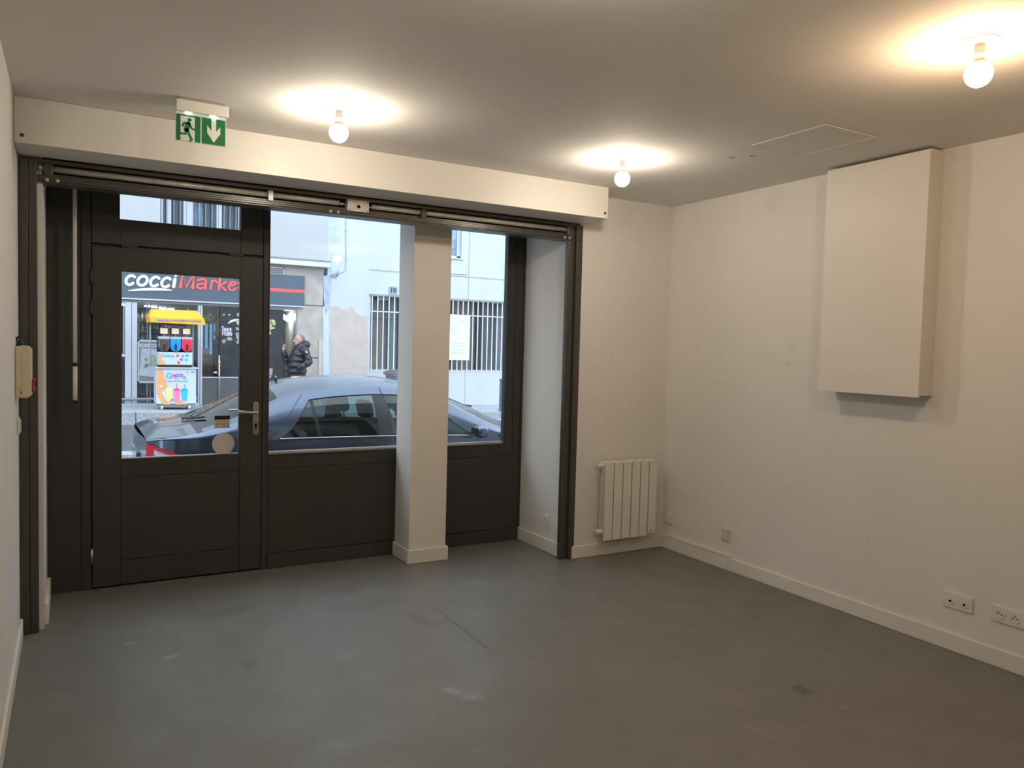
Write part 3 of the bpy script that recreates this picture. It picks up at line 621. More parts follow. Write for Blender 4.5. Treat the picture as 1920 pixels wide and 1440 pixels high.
box('frame_bar', (SX(231.5), FA-.02, f(232, 664).z), (SX(233), FA+.03, zh), M_lav, sf); box('frame_bar', (XA0, FA-.02, f(230, 666).z-.03), (SX(234.5), FA+.03, f(230, 664).z), M_lav, sf)
for u in (277, 283): box('inner_post', (SX(u), FA+.25, zb0), (SX(u+2.2), FA+.28, zh), M_lav, sf)
# inner white display frame with poster
fr = thing('poster_board', 'white framed board with grey leaning poster behind the shop glass', 'poster board', f(285, 718, .02))
x0, z0, x1, z1 = quad(257.8, 637, 305, 718, .0); yy = FA+.022
boxes('board_frame', [((x0, FA-.01, z0), (x0+.035, yy, z1)), ((x0, FA-.01, z0), (x1+.15, yy, z0+.035)), ((x0, FA-.01, z1-.035), (x1+.15, yy, z1))], M_lav, fr)
box('board', (x0+.035, FA+.0, z0+.035), (x1+.15, yy, z1-.035), M_greym, fr)
def fq(name, pts, d0, d1, m, parent): return obj(name, prism(bmesh.new(), [f(u, v, d1) for u, v in pts], (0, d1-d0, 0)), m, parent)
fq('poster', [(265.5, 653), (303, 656), (303, 709), (261, 704)], 0, .012, mat('poster_grey', (0.380, 0.408, 0.446), .6, 0, .3, .08, 8), fr)
fq('poster', [(282, 665), (297, 666), (297, 686), (281, 684)], .012, .016, mat('poster_green', (0.285, 0.323, 0.190), .6, 0, .3, .3, 40), fr)
text('poster_lettering', 'COCCI', .10, M_let, fr, f(281, 648.5, .004), width=.40, bold=.002)
for u, v in ((274, 674), (276, 684), (273, 687)): obj('poster_mark', lathe(bmesh.new(), f(u, v, .013), (0, -1, 0), [(.035, 0), (.035, .003)], 12), M_greym, fr)
bm = bmesh.new(); tube(bm, [f(200, 749, .10), f(372, 747, .10)], .03, 10); obj('guard_rail', bm, M_greym, None, smooth=True, label='grey horizontal guard rail along the foot of the shop window', cat='rail')
# glazed door and dark panels to its right
dr = thing('grocery_door', 'grocery door with dark lower panel and tall pull bar', None, (SX(395), FA, 0), parent=bA)
M_pan = mat('dark_door_panel', (0.085, 0.087, 0.087), .4, 0, .5, .1, 5); zmid = f(395, 709).z
box('lower_panel', (SX(379.5), FA, -.04), (SX(410.5), FA+.05, zmid), M_pan, dr); box('rail', (SX(379.5), FA-.01, zmid), (SX(410.5), FA+.05, zmid+.03), M_lav, dr)
box('glass_pane', (SX(379.5), FA+.02, zmid+.03), (SX(410.5), FA+.03, zh), M_sglass, dr)
obj('pull_bar', tube(bmesh.new(), [f(411, 666, .06), f(411, 760, .06)], .018, 10), M_alu, dr, smooth=True)
obj('lock', lathe(bmesh.new(), f(411, 680, .04), (0, -1, 0), [(.03, 0), (.03, .035), (.02, .04)], 14), M_alu, dr)
box('handle', (SX(401), FA-.03, f(403, 700).z), (SX(407), FA, f(403, 698).z+.02), M_lav, dr)
dp = thing('dark_window', 'dark tinted shop window with white food stickers beside the grocery door', None, (SX(450), FA, 0), parent=bA)
M_dg = mat('dark_tinted_glass', (.030, .033, .040), .12, 0, .6, .35, 6)
box('tinted_pane', (SX(412), FA, zmid+.03), (SX(504), FA+.05, zh), M_dg, dp); box('lower_panel', (SX(412), FA, -.1), (SX(504), FA+.05, zmid), M_pan, dp); box('rail', (SX(412), FA-.01, zmid), (SX(504), FA+.05, zmid+.03), M_lav, dp)
text('sticker_lettering', 'Sauce', .17, M_let, dp, f(425, 617, .002), width=.21, bold=.003); text('sticker_lettering', 'Hubb', .17, M_let, dp, f(426, 625, .002), width=.22, bold=.003)
def blobs(name, L, m, parent, d=.003):
    for u, v, a, b, rr in L:
        c = f(u, v, d); n = 12; bm = bmesh.new()
        prism(bm, [c+Vector((math.cos(t)*a*px*(1+.25*math.sin(3*t+u)), 0, math.sin(t)*b*px*(1+.25*math.cos(2*t+v)))) for t in [2*math.pi*k/n for k in range(n)]], (0, -.003, 0)); obj(name, bm, m, parent)
M_stk = mat('sticker_pale', (0.304, 0.314, 0.294), .5, 0, .3, .4, 40); M_yel = mat('sticker_yellow', (0.456, 0.437, 0.228), .5, 0, .3, .4, 40)
bm = bmesh.new(); stroke(bm, [f(u, v, .003) for u, v in ((428, 606), (434, 602), (441, 600), (449, 600))], [.02, .05, .05, .04], (0, -.003, 0)); obj('sticker', bm, M_let, dp)
blobs('sticker', [(447, 605, 4, 4, 0), (452, 605, 3, 5, 0)], M_yel, dp); blobs('sticker', [(447, 617, 5, 3, 0), (447, 630, 5, 6, 0), (449, 640, 5, 5, 0), (430, 635, 4.5, 4, 0), (420, 640, 3, 4, 0), (447, 590, 3, 4, 0), (420, 590, 2, 2, 0), (430, 590, 2, 2, 0)], M_stk, dp)
# open doorway at the right end of the shop
dl = thing('open_door_leaf', 'black door leaf with yellowish stickers at the shop entrance', None, (SX(518), FA, 0), parent=bA)
box('leaf', (SX(504.5), FA-.03, -.1), (SX(530.5), FA+.03, zh-.02), M_shopd, dl)
blobs('sticker', [(506, 603, 3, 5, 0), (511, 602, 4, 3, 0), (514, 607, 3, 3, 0), (507, 612, 4, 5, 0), (512, 615, 3, 2, 0), (506, 623, 2, 5, 0)], M_yel, dl, .033); blobs('sticker', [(508, 697, 3.5, 9, 0), (505, 705, 3, 4, 0), (517, 706, 2, 1.5, 0)], M_stk, dl, .033)
box('door_jamb', (SX(553), FA-.03, -.25), (xp0, FA+.12, zs0-.03), M_greym, sf); box('door_header', (SX(504), FA-.03, zh-.02), (SX(553), FA+.1, zs0-.031), M_greym, sf)
# shop interior
IY = FA+4.2; M_in = mat('shop_wall', (.22, .23, .24), .7); M_ing = mat('shop_wall_pale', (.55, .60, .56), .7)
box('wall_shop_back', (XA0, IY, -.2), (xp0+.4, IY+.1, zh+.1), M_in, **ST); box('wall_shop_right', (SX(557)+.12, FA+.2, -.2), (SX(557)+.22, IY, zh+.1), M_ing, **ST); box('wall_shop_left', (XA0-.1, FA+.3, -.2), (XA0, IY, zh+.1), M_in, **ST)
box('ceiling_shop', (XA0, FA+.2, zh), (xp0+.4, IY, zh+.1), M_in, **ST); box('floor_shop', (XA0, FA+.05, -.2), (xp0+.4, IY, .0), M_shopd, **ST)
box('wall_shop_corridor', (SX(531)+.02, FA+1.7, 0), (SX(556), FA+1.8, zh), M_ing, **ST)
M_lamp = mat('shop_lamp_glow', (1, 1, 1), .5, var=0, emit=(1, .97, .9), estr=28)
for u, v, dep in ((231, 569, .45), (278, 573.5, .8), (291, 572, 1.3), (304, 571, 1.8), (320, 570, 2.4)):
    p = f(u, v, -dep); s = thing('shop_spotlight', 'small glowing spotlight under the grocery ceiling', 'spotlight', (p.x, p.y, zh), group='grocery ceiling spotlights')
    box('fitting', (p.x-.09, p.y-.09, zh-.03), (p.x+.09, p.y+.09, zh), M_lav, s); box('lens', (p.x-.075, p.y-.095, zh-.06), (p.x+.075, p.y+.075, zh-.03), M_lamp, s)
for u0, v0, u1, v1, lb in ((525, 582, 540, 600, 'long glowing tube lamp above the shop entrance'), (541, 585, 546, 596, 'slim tube lamp along the entrance wall of the shop')):
    a = f(u0, v0, -.35); b = f(u1, v1, -1.3 if u0 < 530 else -.62); a.z = min(a.z, zh-.13); b.z = min(b.z, zh-.13)
    s = thing('tube_lamp', lb, 'lamp', (a+b)/2); obj('tube', tube(bmesh.new(), [a, b], .045 if u0 < 530 else .02, 10), M_lamp, s, smooth=True); obj('batten', tube(bmesh.new(), [a+Vector((0, 0, .06)), b+Vector((0, 0, .06))], .03, 4), M_lav, s)
# shelves with goods
sh = thing('grocery_shelf', 'wooden wall shelf unit with boxed goods inside the grocery', 'shelf', (SX(392)+.2, FA+1.5, 0))
M_wood = mat('shelf_wood', (.42, .28, .15), .6, 0, .3, .3, 8)
def inx(u, v, d): return f(u, v, -d)
for v in (602, 580): a = inx(355, v, 1.4); b = inx(406, v, 1.4); box('shelf_board', (a.x, a.y, a.z-.03), (b.x, a.y+.3, a.z), M_wood if v > 600 else M_greym, sh)
a = inx(354, 620, 1.4); box('upright', (a.x, a.y, 0), (a.x+.03, a.y+.3, zh), M_wood, sh); b = inx(407, 620, 1.4); box('upright', (b.x, b.y, 0), (b.x+.03, b.y+.3, zh), M_wood, sh)
rnd = random.Random(3); cset = [(.55, .40, .24), (.60, .48, .30), (.65, .60, .52), (.35, .22, .12), (.50, .33, .22)]
for i in range(9):
    u = 358+i*4.9; p = inx(u, 601.5, 1.4); hgt = rnd.uniform(.15, .20); c = cset[i % 5]
    bx_ = thing('grocery_packet', '%s grocery packet with %s label on the high shop shelf' % (('tan', 'pale tan', 'cream', 'brown', 'reddish tan')[i % 5], ('cream', 'red', 'yellow')[i % 3]), 'packet', (p.x, p.y+.1, p.z), group='packets on the high grocery shelf')
    box('carton', (p.x, p.y+.03, p.z), (p.x+.056, p.y+.2, p.z+hgt), mat('carton_%d' % (i % 5), c, .6), bx_); box('label', (p.x+.006, p.y+.028, p.z+.05), (p.x+.05, p.y+.03, p.z+hgt*.6), mat('carton_label_%d' % (i % 3), ((.75, .7, .6), (.6, .15, .1), (.7, .6, .2))[i % 3], .6), bx_)
M_cool = mat('cooler_glow', (.10, .2, .3), .4, var=.4, scale=14, emit=(.30, .62, .95), estr=.75)
fz = thing('drinks_cooler', 'drinks cooler with blue lit glass doors inside the grocery', 'cooler', inx(390, 720, 2.0))
a = inx(374, 606, 2.0); b = inx(404, 720, 2.0); box('cabinet', (a.x-.05, a.y, 0), (b.x, a.y+.6, a.z+.05), M_shopd, fz)
for u in (376, 384.5, 393, 400.5): p = inx(u, 607, 2.0); q = inx(u+4.6, 665, 2.0); box('lit_door', (p.x, p.y-.02, q.z), (q.x, p.y, p.z), M_cool, fz)
# glass shelves with bottles behind the left window
sh2 = thing('display_rack', 'dim display rack of bottles behind the grocery window', 'rack', (SX(275), FA+.9, zb0))
for v in (620, 640, 600): a = inx(250, v, .8); b = inx(330, v, .8); box('rack_shelf', (a.x, a.y, a.z-.02), (b.x, a.y+.25, a.z), M_greym, sh2)
for u in (255, 296.5, 332): p = inx(u, 650, .8); box('rack_post', (p.x, p.y+.22, 0), (p.x+.03, p.y+.25, zh), M_greym, sh2)
for v in (600, 620, 640):
    for i in range(9):
        p = inx(260+i*7.4+rnd.uniform(-1, 1), v, .8); hb = rnd.uniform(.12, .17)
        m = mat('bottle_%d' % (i % 4), ((.16, .22, .18), (.45, .47, .44), (.22, .24, .22), (.50, .50, .46))[i % 4], .25)
        o = obj('bottle', lathe(bmesh.new(), (p.x, p.y+.12, p.z), (0, 0, 1), [(.03, 0), (.032, hb*.6), (.012, hb*.8), (.012, hb)], 10), m, None, smooth=True, label='small %s bottle on the %s shelf of the window rack' % (('dark green', 'pale grey', 'grey-green', 'off-white')[i % 4], {600: 'top', 620: 'middle', 640: 'lower'}[v]), cat='bottle', group='bottles on the grocery window rack')
# counter with basket and sign card
ct = thing('shop_counter', 'dark shop counter just inside the grocery door', 'counter', (SX(392), FA+.5, 0)); a = inx(376, 708, .35); b = inx(409, 708, .35)
box('counter_body', (a.x, FA+.35, 0), (b.x, FA+.71, a.z-.03), M_pan, ct); box('counter_top', (a.x-.02, FA+.33, a.z-.03), (b.x+.02, FA+.73, a.z), M_greym, ct)
p = inx(389.5, 686, .45); zc = a.z
bk = thing('wicker_basket', 'square brown wicker basket on the shop counter', 'basket', (p.x, FA+.55, zc)); x0 = inx(380.5, 700, .45).x; x1 = inx(398, 700, .45).x; z1 = inx(390, 664.5, .45).z
M_wick = mat('wicker', (.34, .20, .09), .7, 0, .3, .3, 30)
box("basket_body", (x0+.01, FA+.46, zc), (x1-.01, FA+.66, z1-.02), M_wick, bk)
for k in range(7): t = zc+.01+(z1-zc-.03)*k/6; box('weave_band', (x0, FA+.448, t), (x1, FA+.459, t+.018), M_wick, bk)
for k in range(8): t = x0+(x1-x0-.014)*k/7; box('weave_stake', (t, FA+.440, zc), (t+.014, FA+.448, z1), M_wick, bk)
box('red_rim', (x0, FA+.43, z1-.02), (x1, FA+.44, z1), mat('red_cloth', (.45, .05, .04), .7), bk)
cs = thing('counter_card', 'small grey sign card standing behind the wicker basket', 'sign', (p.x-.06, FA+.72, zc)); q0 = inx(377, 664, .7); q1 = inx(392, 653, .7); box('card', (q0.x, FA+.70, q0.z), (q1.x, FA+.71, q1.z), mat('card_grey', (.35, .40, .42), .5), cs); box('stem', ((q0.x+q1.x)/2-.01, FA+.70, zc), ((q0.x+q1.x)/2+.01, FA+.71, q0.z), M_greym, cs)
p = inx(376, 700, .4); o = thing('spray_bottle', 'small blue bottle with white cap beside the wicker basket', 'bottle', (p.x, FA+.44, zc))
obj('bottle_body', lathe(bmesh.new(), (p.x+.03, FA+.44, zc), (0, 0, 1), [(.035, 0), (.037, .10), (.015, .13)], 12), mat('blue_liquid', (.08, .30, .42), .3), o, smooth=True); obj('cap', lathe(bmesh.new(), (p.x+.03, FA+.44, zc+.13), (0, 0, 1), [(.013, 0), (.013, .10), (.006, .11)], 10), M_plast, o, smooth=True)

# ---- granita cart
CY = 12.98
cz = gz(-2, 0)
def c_(u, v): return onY(u, v, CY)
gc = thing('granita_cart', 'white granita cart with orange swirl print and yellow canopy on castors', 'cart', (c_(332, 760).x, CY+.25, cz))
xl, xr_ = c_(293, 720).x, c_(368, 720).x; zt_, zb_ = c_(330, 691.5).z, c_(330, 757).z
M_cw = mat('cart_white', (0.494, 0.551, 0.580), .4, 0, .5, .02, 4); M_or = mat('cart_orange', (0.780, 0.323, 0.133), .45, var=.05)
cb = box('cabinet', (xl, CY, zb_), (xr_, CY+.55, zt_), M_cw, gc, .006); box('counter_top', (xl-.03, CY-.03, zt_), (xr_+.03, CY+.57, zt_+.03), M_lav, gc, .005)
box('chassis', (xl+.04, CY+.03, zb_-.06), (xr_-.02, CY+.52, zb_), M_greym, gc)
dy = (0, -.003, 0)
def cq(name, pts, m, parent=cb, lift=.001): return obj(name, prism(bmesh.new(), [onY(u, v, CY-lift) for u, v in pts], dy), m, parent)
zoom = lambda L: [(280+a/14.4, 680+b/14.4) for a, b in L]
cq('orange_swirl', zoom([(205, 185), (365, 185), (390, 330), (440, 480), (500, 640), (440, 700), (400, 760), (330, 800), (380, 900), (430, 1000), (560, 1130), (400, 1135), (330, 1060), (265, 960), (205, 850)]), M_or)
cq('orange_swirl', zoom([(690, 1130), (760, 1080), (880, 1050), (980, 1090), (1010, 1130)]), M_or)
cq('orange_swirl', zoom([(985, 250), (1020, 225), (1060, 245), (1050, 290), (1040, 330), (1010, 290)]), M_or)
obj('white_dot', lathe(bmesh.new(), onY(280+315/14.4, 680+635/14.4, CY-.004), (0, -1, 0), [(.026, 0), (.026, .003)], 16), M_let, cb)
def cup(cx, top, bot, w0, w1, m, lid, straw):
    cq('printed_cup', zoom([(cx-w0, top+60), (cx-w0*.75, top+25), (cx, top), (cx+w0*.75, top+25), (cx+w0, top+60), (cx+w0*.9, top+80), (cx+w1, bot), (cx-w1, bot), (cx-w0*.9, top+80)]), m, lift=.004)
    cq('printed_lid', zoom([(cx-w0, top+60), (cx-w0*.6, top+18), (cx, top), (cx+w0*.6, top+18), (cx+w0, top+60)]), lid, lift=.007)
    if straw: cq('printed_straw', zoom([(cx-8, top-120), (cx+8, top-120), (cx+8, top+5), (cx-8, top+5)]), lid, lift=.007)
cup(535, 685, 1030, 105, 70, mat('print_lime', (0.684, 0.780, 0.247), .5, 0, .4, .2, 30), mat('print_pale_lime', (0.780, 0.780, 0.380), .5), False)
cup(742, 690, 1075, 105, 60, mat('print_pink', (0.780, 0.190, 0.342), .5, 0, .4, .15, 30), mat('print_redd', (0.780, 0.057, 0.095), .5), True)
cup(950, 690, 1030, 98, 62, mat('print_blue', (0.038, 0.418, 0.780), .5, 0, .4, .15, 30), mat('print_blue2', (0.028, 0.304, 0.780), .5), True)
for cx, cy, rr, m in ((620, 1005, 30, 'print_redd'), (830, 1040, 28, 'print_pink'), (575, 1050, 20, 'print_blue')): obj('printed_fruit', lathe(bmesh.new(), onY(280+cx/14.4, 680+cy/14.4, CY-.008), (0, -1, 0), [(rr/14.4*.0122, 0), (rr/14.4*.0122, .003)], 14), MAT[m], cb)
cq('printed_fruit', zoom([(340, 800), (375, 775), (410, 800), (420, 870), (450, 960), (430, 1000), (385, 880)]), M_let, lift=.004)
M_pp = mat('print_magenta', (.62, .05, .42), .5)
for ch, cx, cy, hh_, m in (('G', 530, 360, 175, 'print_blue'), ('r', 635, 350, 150, 'print_pink'), ('a', 690, 345, 150, 'print_magenta'), ('n', 772, 335, 150, 'print_blue2'), ('i', 835, 330, 145, 'print_pink'), ('t', 885, 345, 150, 'print_magenta'), ('a', 958, 385, 150, 'print_blue')):
    text('brand_letter', ch, hh_/14.4*.0122*1.15, MAT[m], cb, onY(280+cx/14.4, 680+cy/14.4, CY-.004), bold=.004)
text('slogan_lettering', 'LA PAUSE GIVRÉE DES GOURMANDS', .035, M_greym, cb, onY(280+742/14.4, 680+503/14.4, CY-.004), width=.42)
text('small_lettering', 'SICILIENNE', .022, M_greym, cb, onY(280+745/14.4, 680+445/14.4, CY-.004), width=.12)
for a in (1150, 1210): obj('printed_icon', lathe(bmesh.new(), onY(280+a/14.4, 680+258/14.4, CY-.002), (0, -1, 0), [(.016, 0), (.016, .002)], 10), M_greym, cb)
for x in (xl+.12, xr_-.12):
    for y in (CY+.08, CY+.46):
        k = lathe(bmesh.new(), (x-.03, y, cz+.058), (1, 0, 0), [(.02, 0), (.056, 0), (.058, .02), (.056, .045), (.02, .045)], 18); wz = obj('castor', k, mat('castor_white', (.60, .58, .52), .5), gc)
        box('castor_fork', (x-.04, y-.02, cz+.06), (x+.02, y+.02, zb_-.06), M_lav, wz)
# dispensing machine on the cart
xm0, xm1 = c_(297.5, 670).x, c_(361, 670).x; zm = zt_+.03; z_t = c_(330, 660.5).z; z_m0 = c_(330, 636).z
gm = thing('granita_machine', 'three-bowl slush machine with brown, blue and red bowls on the cart', 'slush machine', ((xm0+xm1)/2, CY+.2, zm))
box('plinth', (xm0+.01, CY+.04, zm), (xm1-.01, CY+.45, zm+.05), M_black, gm)
mb = box('body', (xm0, CY+.02, zm+.05), (xm1, CY+.48, z_t), M_cw, gm, .006)
def mq(name, pts, m, lift=.001): return obj(name, prism(bmesh.new(), [onY(u, v, CY+.02-lift) for u, v in pts], dy), m, mb)
mq('orange_swirl', [(298, 661.5), (301, 663), (303, 672), (308, 680), (311, 683.5), (298, 684)], M_or)
text('brand_lettering', 'Granita', .12, MAT['print_blue'], mb, onY(311, 666.5, CY+.016), width=.18)
for i, (u, v, c) in enumerate(((324, 668, 'print_pink'), (333, 667, 'print_redd'), (343, 668, 'print_blue'), (351, 667, 'print_blue2'), (328, 673, 'cart_white'), (340, 674, 'print_magenta'), (335, 680, 'print_redd'), (349, 675, 'print_blue'))): obj('printed_fruit', lathe(bmesh.new(), onY(u, v, CY+.018), (0, -1, 0), [(.03, 0), (.03, .002)], 10), MAT[c], mb)
box('back_panel', (xm0, CY+.30, z_t), (xm1, CY+.46, z_m0), M_black, gm)
M_bowl = [mat('bowl_brown', (0.095, 0.067, 0.057), .15, 0, .6, .2, 20), mat('bowl_blue', (0.015, 0.266, 0.780), .15, 0, .6, .1, 20), mat('bowl_red', (0.780, 0.028, 0.076), .15, 0, .6, .1, 20)]
lidm = mat('lid_peach', (.70, .50, .38), .4, var=.1, emit=(1, .75, .55), estr=.35)
for i in range(3):
    x0 = xm0+(xm1-xm0)*(i+.04)/3; x1 = xm0+(xm1-xm0)*(i+.96)/3; xc = (x0+x1)/2; r = (x1-x0)/2; zl = z_t+.01; zu = z_m0
    pts = [(x0, CY+.0, zu), (x1, CY+.0, zu), (x1, CY+.0, zl+r)]+[(xc+r*math.cos(-math.pi*k/10), CY, zl+r+r*math.sin(-math.pi*k/10)) for k in range(1, 10)]+[(x0, CY, zl+r)]
    bw = obj('slush_bowl', prism(bmesh.new(), pts, (0, .30, 0)), M_bowl[i], gm, bevel=.01)
    box('bowl_tap', (xc-.02, CY-.03, zl+.03), (xc+.02, CY, zl+.16), M_black, bw, .008); box('bowl_cover', (x0-.005, CY-.005, zu), (x1+.005, CY+.31, zu+.05), M_lav, bw, .01)
    lz0, lz1 = c_(320, 627).z, c_(320, 614).z
    lt = box('menu_light', (x0+.01, CY+.05, lz0), (x1-.02, CY+.15, lz1), M_black, gm, .01); box('light_panel', (x0+.025, CY+.045, lz0+.012), (x1-.035, CY+.05, lz1-.015), lidm, lt)
    box('light_stem', (xc-.015, CY+.09, zu+.05), (xc+.015, CY+.12, lz0), M_greym, lt)
# canopy
cp = thing('cart_canopy', 'small yellow fabric canopy standing over the granita cart', 'canopy', ((xm0+xm1)/2, CY+.2, zm))
M_yc = mat('yellow_canvas', (0.722, 0.361, 0.034), .7, 0, .3, .08, 6)
a0, a1 = c_(279, 590), c_(381, 592); zt1 = c_(330, 581).z; za1 = c_(330, 597).z; zv = c_(330, 606).z
yfr = CY-.18; ybk = CY+.62
def cv(u, v, Y): return onY(u, v, Y)
x0 = a0.x; x1 = a1.x; rx0 = c_(284, 580).x; rx1 = c_(370, 580).x
tops = [(rx0, CY+.06, zt1), (rx1, CY+.06, zt1), (rx1, ybk-.24, zt1), (rx0, ybk-.24, zt1)]; eav = [(x0, yfr, za1), (x1, yfr, za1), (x1, ybk, za1), (x0, ybk, za1)]; bot = [(x0+.02, yfr-.01, zv), (x1+.02, yfr-.01, zv-.02), (x1, ybk, zv), (x0, ybk, zv)]
bm = bmesh.new(); V = [[bm.verts.new(q) for q in L] for L in (tops, eav, bot)]; bm.faces.new(V[0])
for A_, B_ in ((V[0], V[1]), (V[1], V[2])):
    for k in range(4): bm.faces.new((A_[k], A_[(k+1) % 4], B_[(k+1) % 4], B_[k]))
o = obj('canvas', bm, M_yc, cp); sm = o.modifiers.new('s', 'SOLIDIFY'); sm.thickness = .006
zl_ = (za1+zv)/2
for i, ch in enumerate('Granita'): text('brand_letter', ch, .09, MAT[('print_blue', 'print_pink', 'print_magenta', 'print_blue2', 'print_pink', 'print_magenta', 'print_blue')[i]], o, (c_(295+i*3.3, 600).x, yfr-.014, zl_), bold=.002)
text('slogan_lettering', 'LA PAUSE GIVRÉE DES GOURMANDS', .06, mat('print_navy', (0.114, 0.114, 0.475), .5), o, (c_(346, 601).x, yfr-.014, zl_), width=.60)
for x, y in ((rx0+.02, CY+.5), (rx1-.02, CY+.5)): obj('canopy_post', tube(bmesh.new(), [(x, y, zm), (x, y, zt1)], .014, 8), M_lav, cp, smooth=True)

# ================================================================== BUILDING NUMBER 10
bB = thing('white_building', 'white rendered building with peeling plaster and barred window across the street', 'building', (4, FA, -.2))
gx_0 = f(694.5, 620).x; gx_1 = f(951, 620).x; gz1_ = f(850, 563).z; gz0_ = f(850, 694).z; XB1 = 13.0; ZG = -.6
uwx0, uwx1 = f(760, 450).x, f(866, 450).x; uwz0 = f(857, 484).z; uwz1 = uwz0+1.9
boxes('facade_wall', [((xsplit, FA, ZG), (gx_0, FA+.5, uwz0-.02)), ((gx_1, FA, ZG), (XB1, FA+.5, uwz0-.02)), ((gx_0, FA, ZG), (gx_1, FA+.5, gz0_)), ((gx_0, FA, gz1_), (gx_1, FA+.5, uwz0-.02)),
    ((xsplit, FA, uwz0-.02), (uwx0, FA+.5, 13)), ((uwx1, FA, uwz0-.02), (XB1, FA+.5, 13)), ((uwx0, FA, uwz1), (uwx1, FA+.5, 13))], M_bB, bB)
# party strip and grey patch
def fp(name, pts, d0, d1, m, parent=bB, **k): return obj(name, prism(bmesh.new(), [f(u, v, d1) for u, v in pts], (0, d1-d0, 0)), m, parent, **k)
M_strip = mat('pale_blue_paint', (0.475, 0.522, 0.598), .7, 0, .3, .06, 5); M_mottle = mat('mottled_grey', (0.342, 0.380, 0.456), .8, 0, .2, .22, 7)
fp('edge_strip', [(605.8, 575), (613, 572), (613, 720), (605.5, 720)], -.2, .03, M_strip, bA); fp('edge_strip', [(613, 572), (616, 570), (616.5, 720), (613, 720)], -.2, .03, M_strip)
fp('grey_patch', [(606, 517), (613, 516.5), (613, 586), (611, 592), (607, 560)], -.1, .035, M_mottle, bA); fp('grey_patch', [(613, 516.5), (620, 516), (618.5, 545), (616, 580), (613, 586)], -.1, .035, M_mottle)  # grey wedge laid over the party edge, narrowing downwards
fp('dirt_streak', [(619, 400), (635, 400), (635, 505), (632, 512), (621, 514), (618.5, 470)], -.02, .012, mat('grey_blue_stain', (0.446, 0.494, 0.580), .85, 0, .2, .18, 4))
fp('torn_plaster', [(619, 516), (636, 508), (634, 517), (629, 522), (622, 520)], 0, .016, mat('dark_stain', (0.266, 0.275, 0.294), .9, 0, .2, .5, 20))
M_pat = mat('bare_pinkish_plaster', (0.475, 0.395, 0.357), .85, 0, .2, .08, 3, .4, 30)
rnd = random.Random(5)
edge = [(619.5, 574), (623, 573), (627, 574), (631, 572.8), (634, 575.5), (638, 577), (641, 580), (646, 579.6), (649, 581), (652, 578.5), (655, 575.5), (658, 577), (660, 575), (663, 577.5), (664.5, 581), (667, 583.5), (668, 588), (672, 590), (676, 592.4), (682, 592), (686, 593.8), (690, 594)]
right = [(690-rnd.uniform(0, 2.2), 596+i*3.6) for i in range(29)]; bottom = [(689-i*2.9, 703+rnd.uniform(-3, 3)) for i in range(24)]; left = [(619+rnd.uniform(-.9, 1.8), 699-i*4.2) for i in range(30)]
pt = fp('plaster_patch', edge+right+bottom+left, -.01, .006, M_pat)
for u, v, a, b in ((653, 585, 1.6, 3), (655.5, 589, 1.3, 2), (665.5, 587, .9, 4), (631, 691, 2.5, .9), (637, 689.5, 2.2, .8), (643, 691, 1.5, .7), (650, 688, 2.6, .9), (658, 688, 2, .8), (640, 697, 2.4, 1.4), (646, 699, 2, 1.6), (654, 696, 2.2, 1.6), (660, 699, 2, 1.2), (677, 686.5, 3, 1), (682, 685, 3.2, 1.5), (687, 682, 1.2, 2.6), (674, 699, 3, 1.4), (683, 700, 2.5, 1.2), (627, 699, 2.2, 1.4), (634, 701, 2.4, 1.2), (621, 690, 1, 2.5)):
    n = 11; c = f(u, v, .007); obj('paint_flake', prism(bmesh.new(), [c+Vector((math.cos(t)*a*px*rnd.uniform(.6, 1.3), 0, math.sin(t)*b*px*rnd.uniform(.6, 1.3))) for t in [2*math.pi*k/n for k in range(n)]], (0, -.006, 0)), M_bB, pt)
for L in ([(664, 612), (668, 620), (665, 627), (673, 633)], [(620, 637), (630, 638)], [(633, 662), (636, 657)], [(644, 638), (662, 643)]):
    obj('crack', stroke(bmesh.new(), [f(u, v, .007) for u, v in L], .009, (0, -.001, 0)), mat('crack_grey', (.32, .29, .28), .9), pt)
# joints
M_jn = mat('joint_grey', (0.342, 0.370, 0.418), .8)
for n_, (u0, v0, u1, v1) in (('ledge_joint', (692, 505.5, 960, 507)), ):
    z = f(725, 508.5).z; box(n_, (f(692, 507).x, FA-.012, z), (XB1, FA, z+.025), M_jn, bB)
z1j = f(725, 508.5).z
box('panel_joint', (f(877.5, 540).x, FA-.006, gz1_), (f(879.3, 540).x, FA, uwz0+1.6), M_jn, bB)
box('panel_joint', (f(871, 730).x, FA-.006, ZG), (f(872.2, 730).x, FA, gz0_), M_jn, bB)
box('foot_dirt', (f(690, 760).x, FA-.004, gz(6, 0)-.3), (XB1, FA, gz(6, 0)+.05), M_jn, bB)
for u, v in ((861, 729), (881, 729), (899.5, 728.5), (927.5, 728), (861, 696), (881.5, 696), (900, 696), (927, 696), (946, 728)): obj('screw', lathe(bmesh.new(), f(u, v), (0, -1, 0), [(.013, 0), (.010, .006)], 8), M_jn, bB)
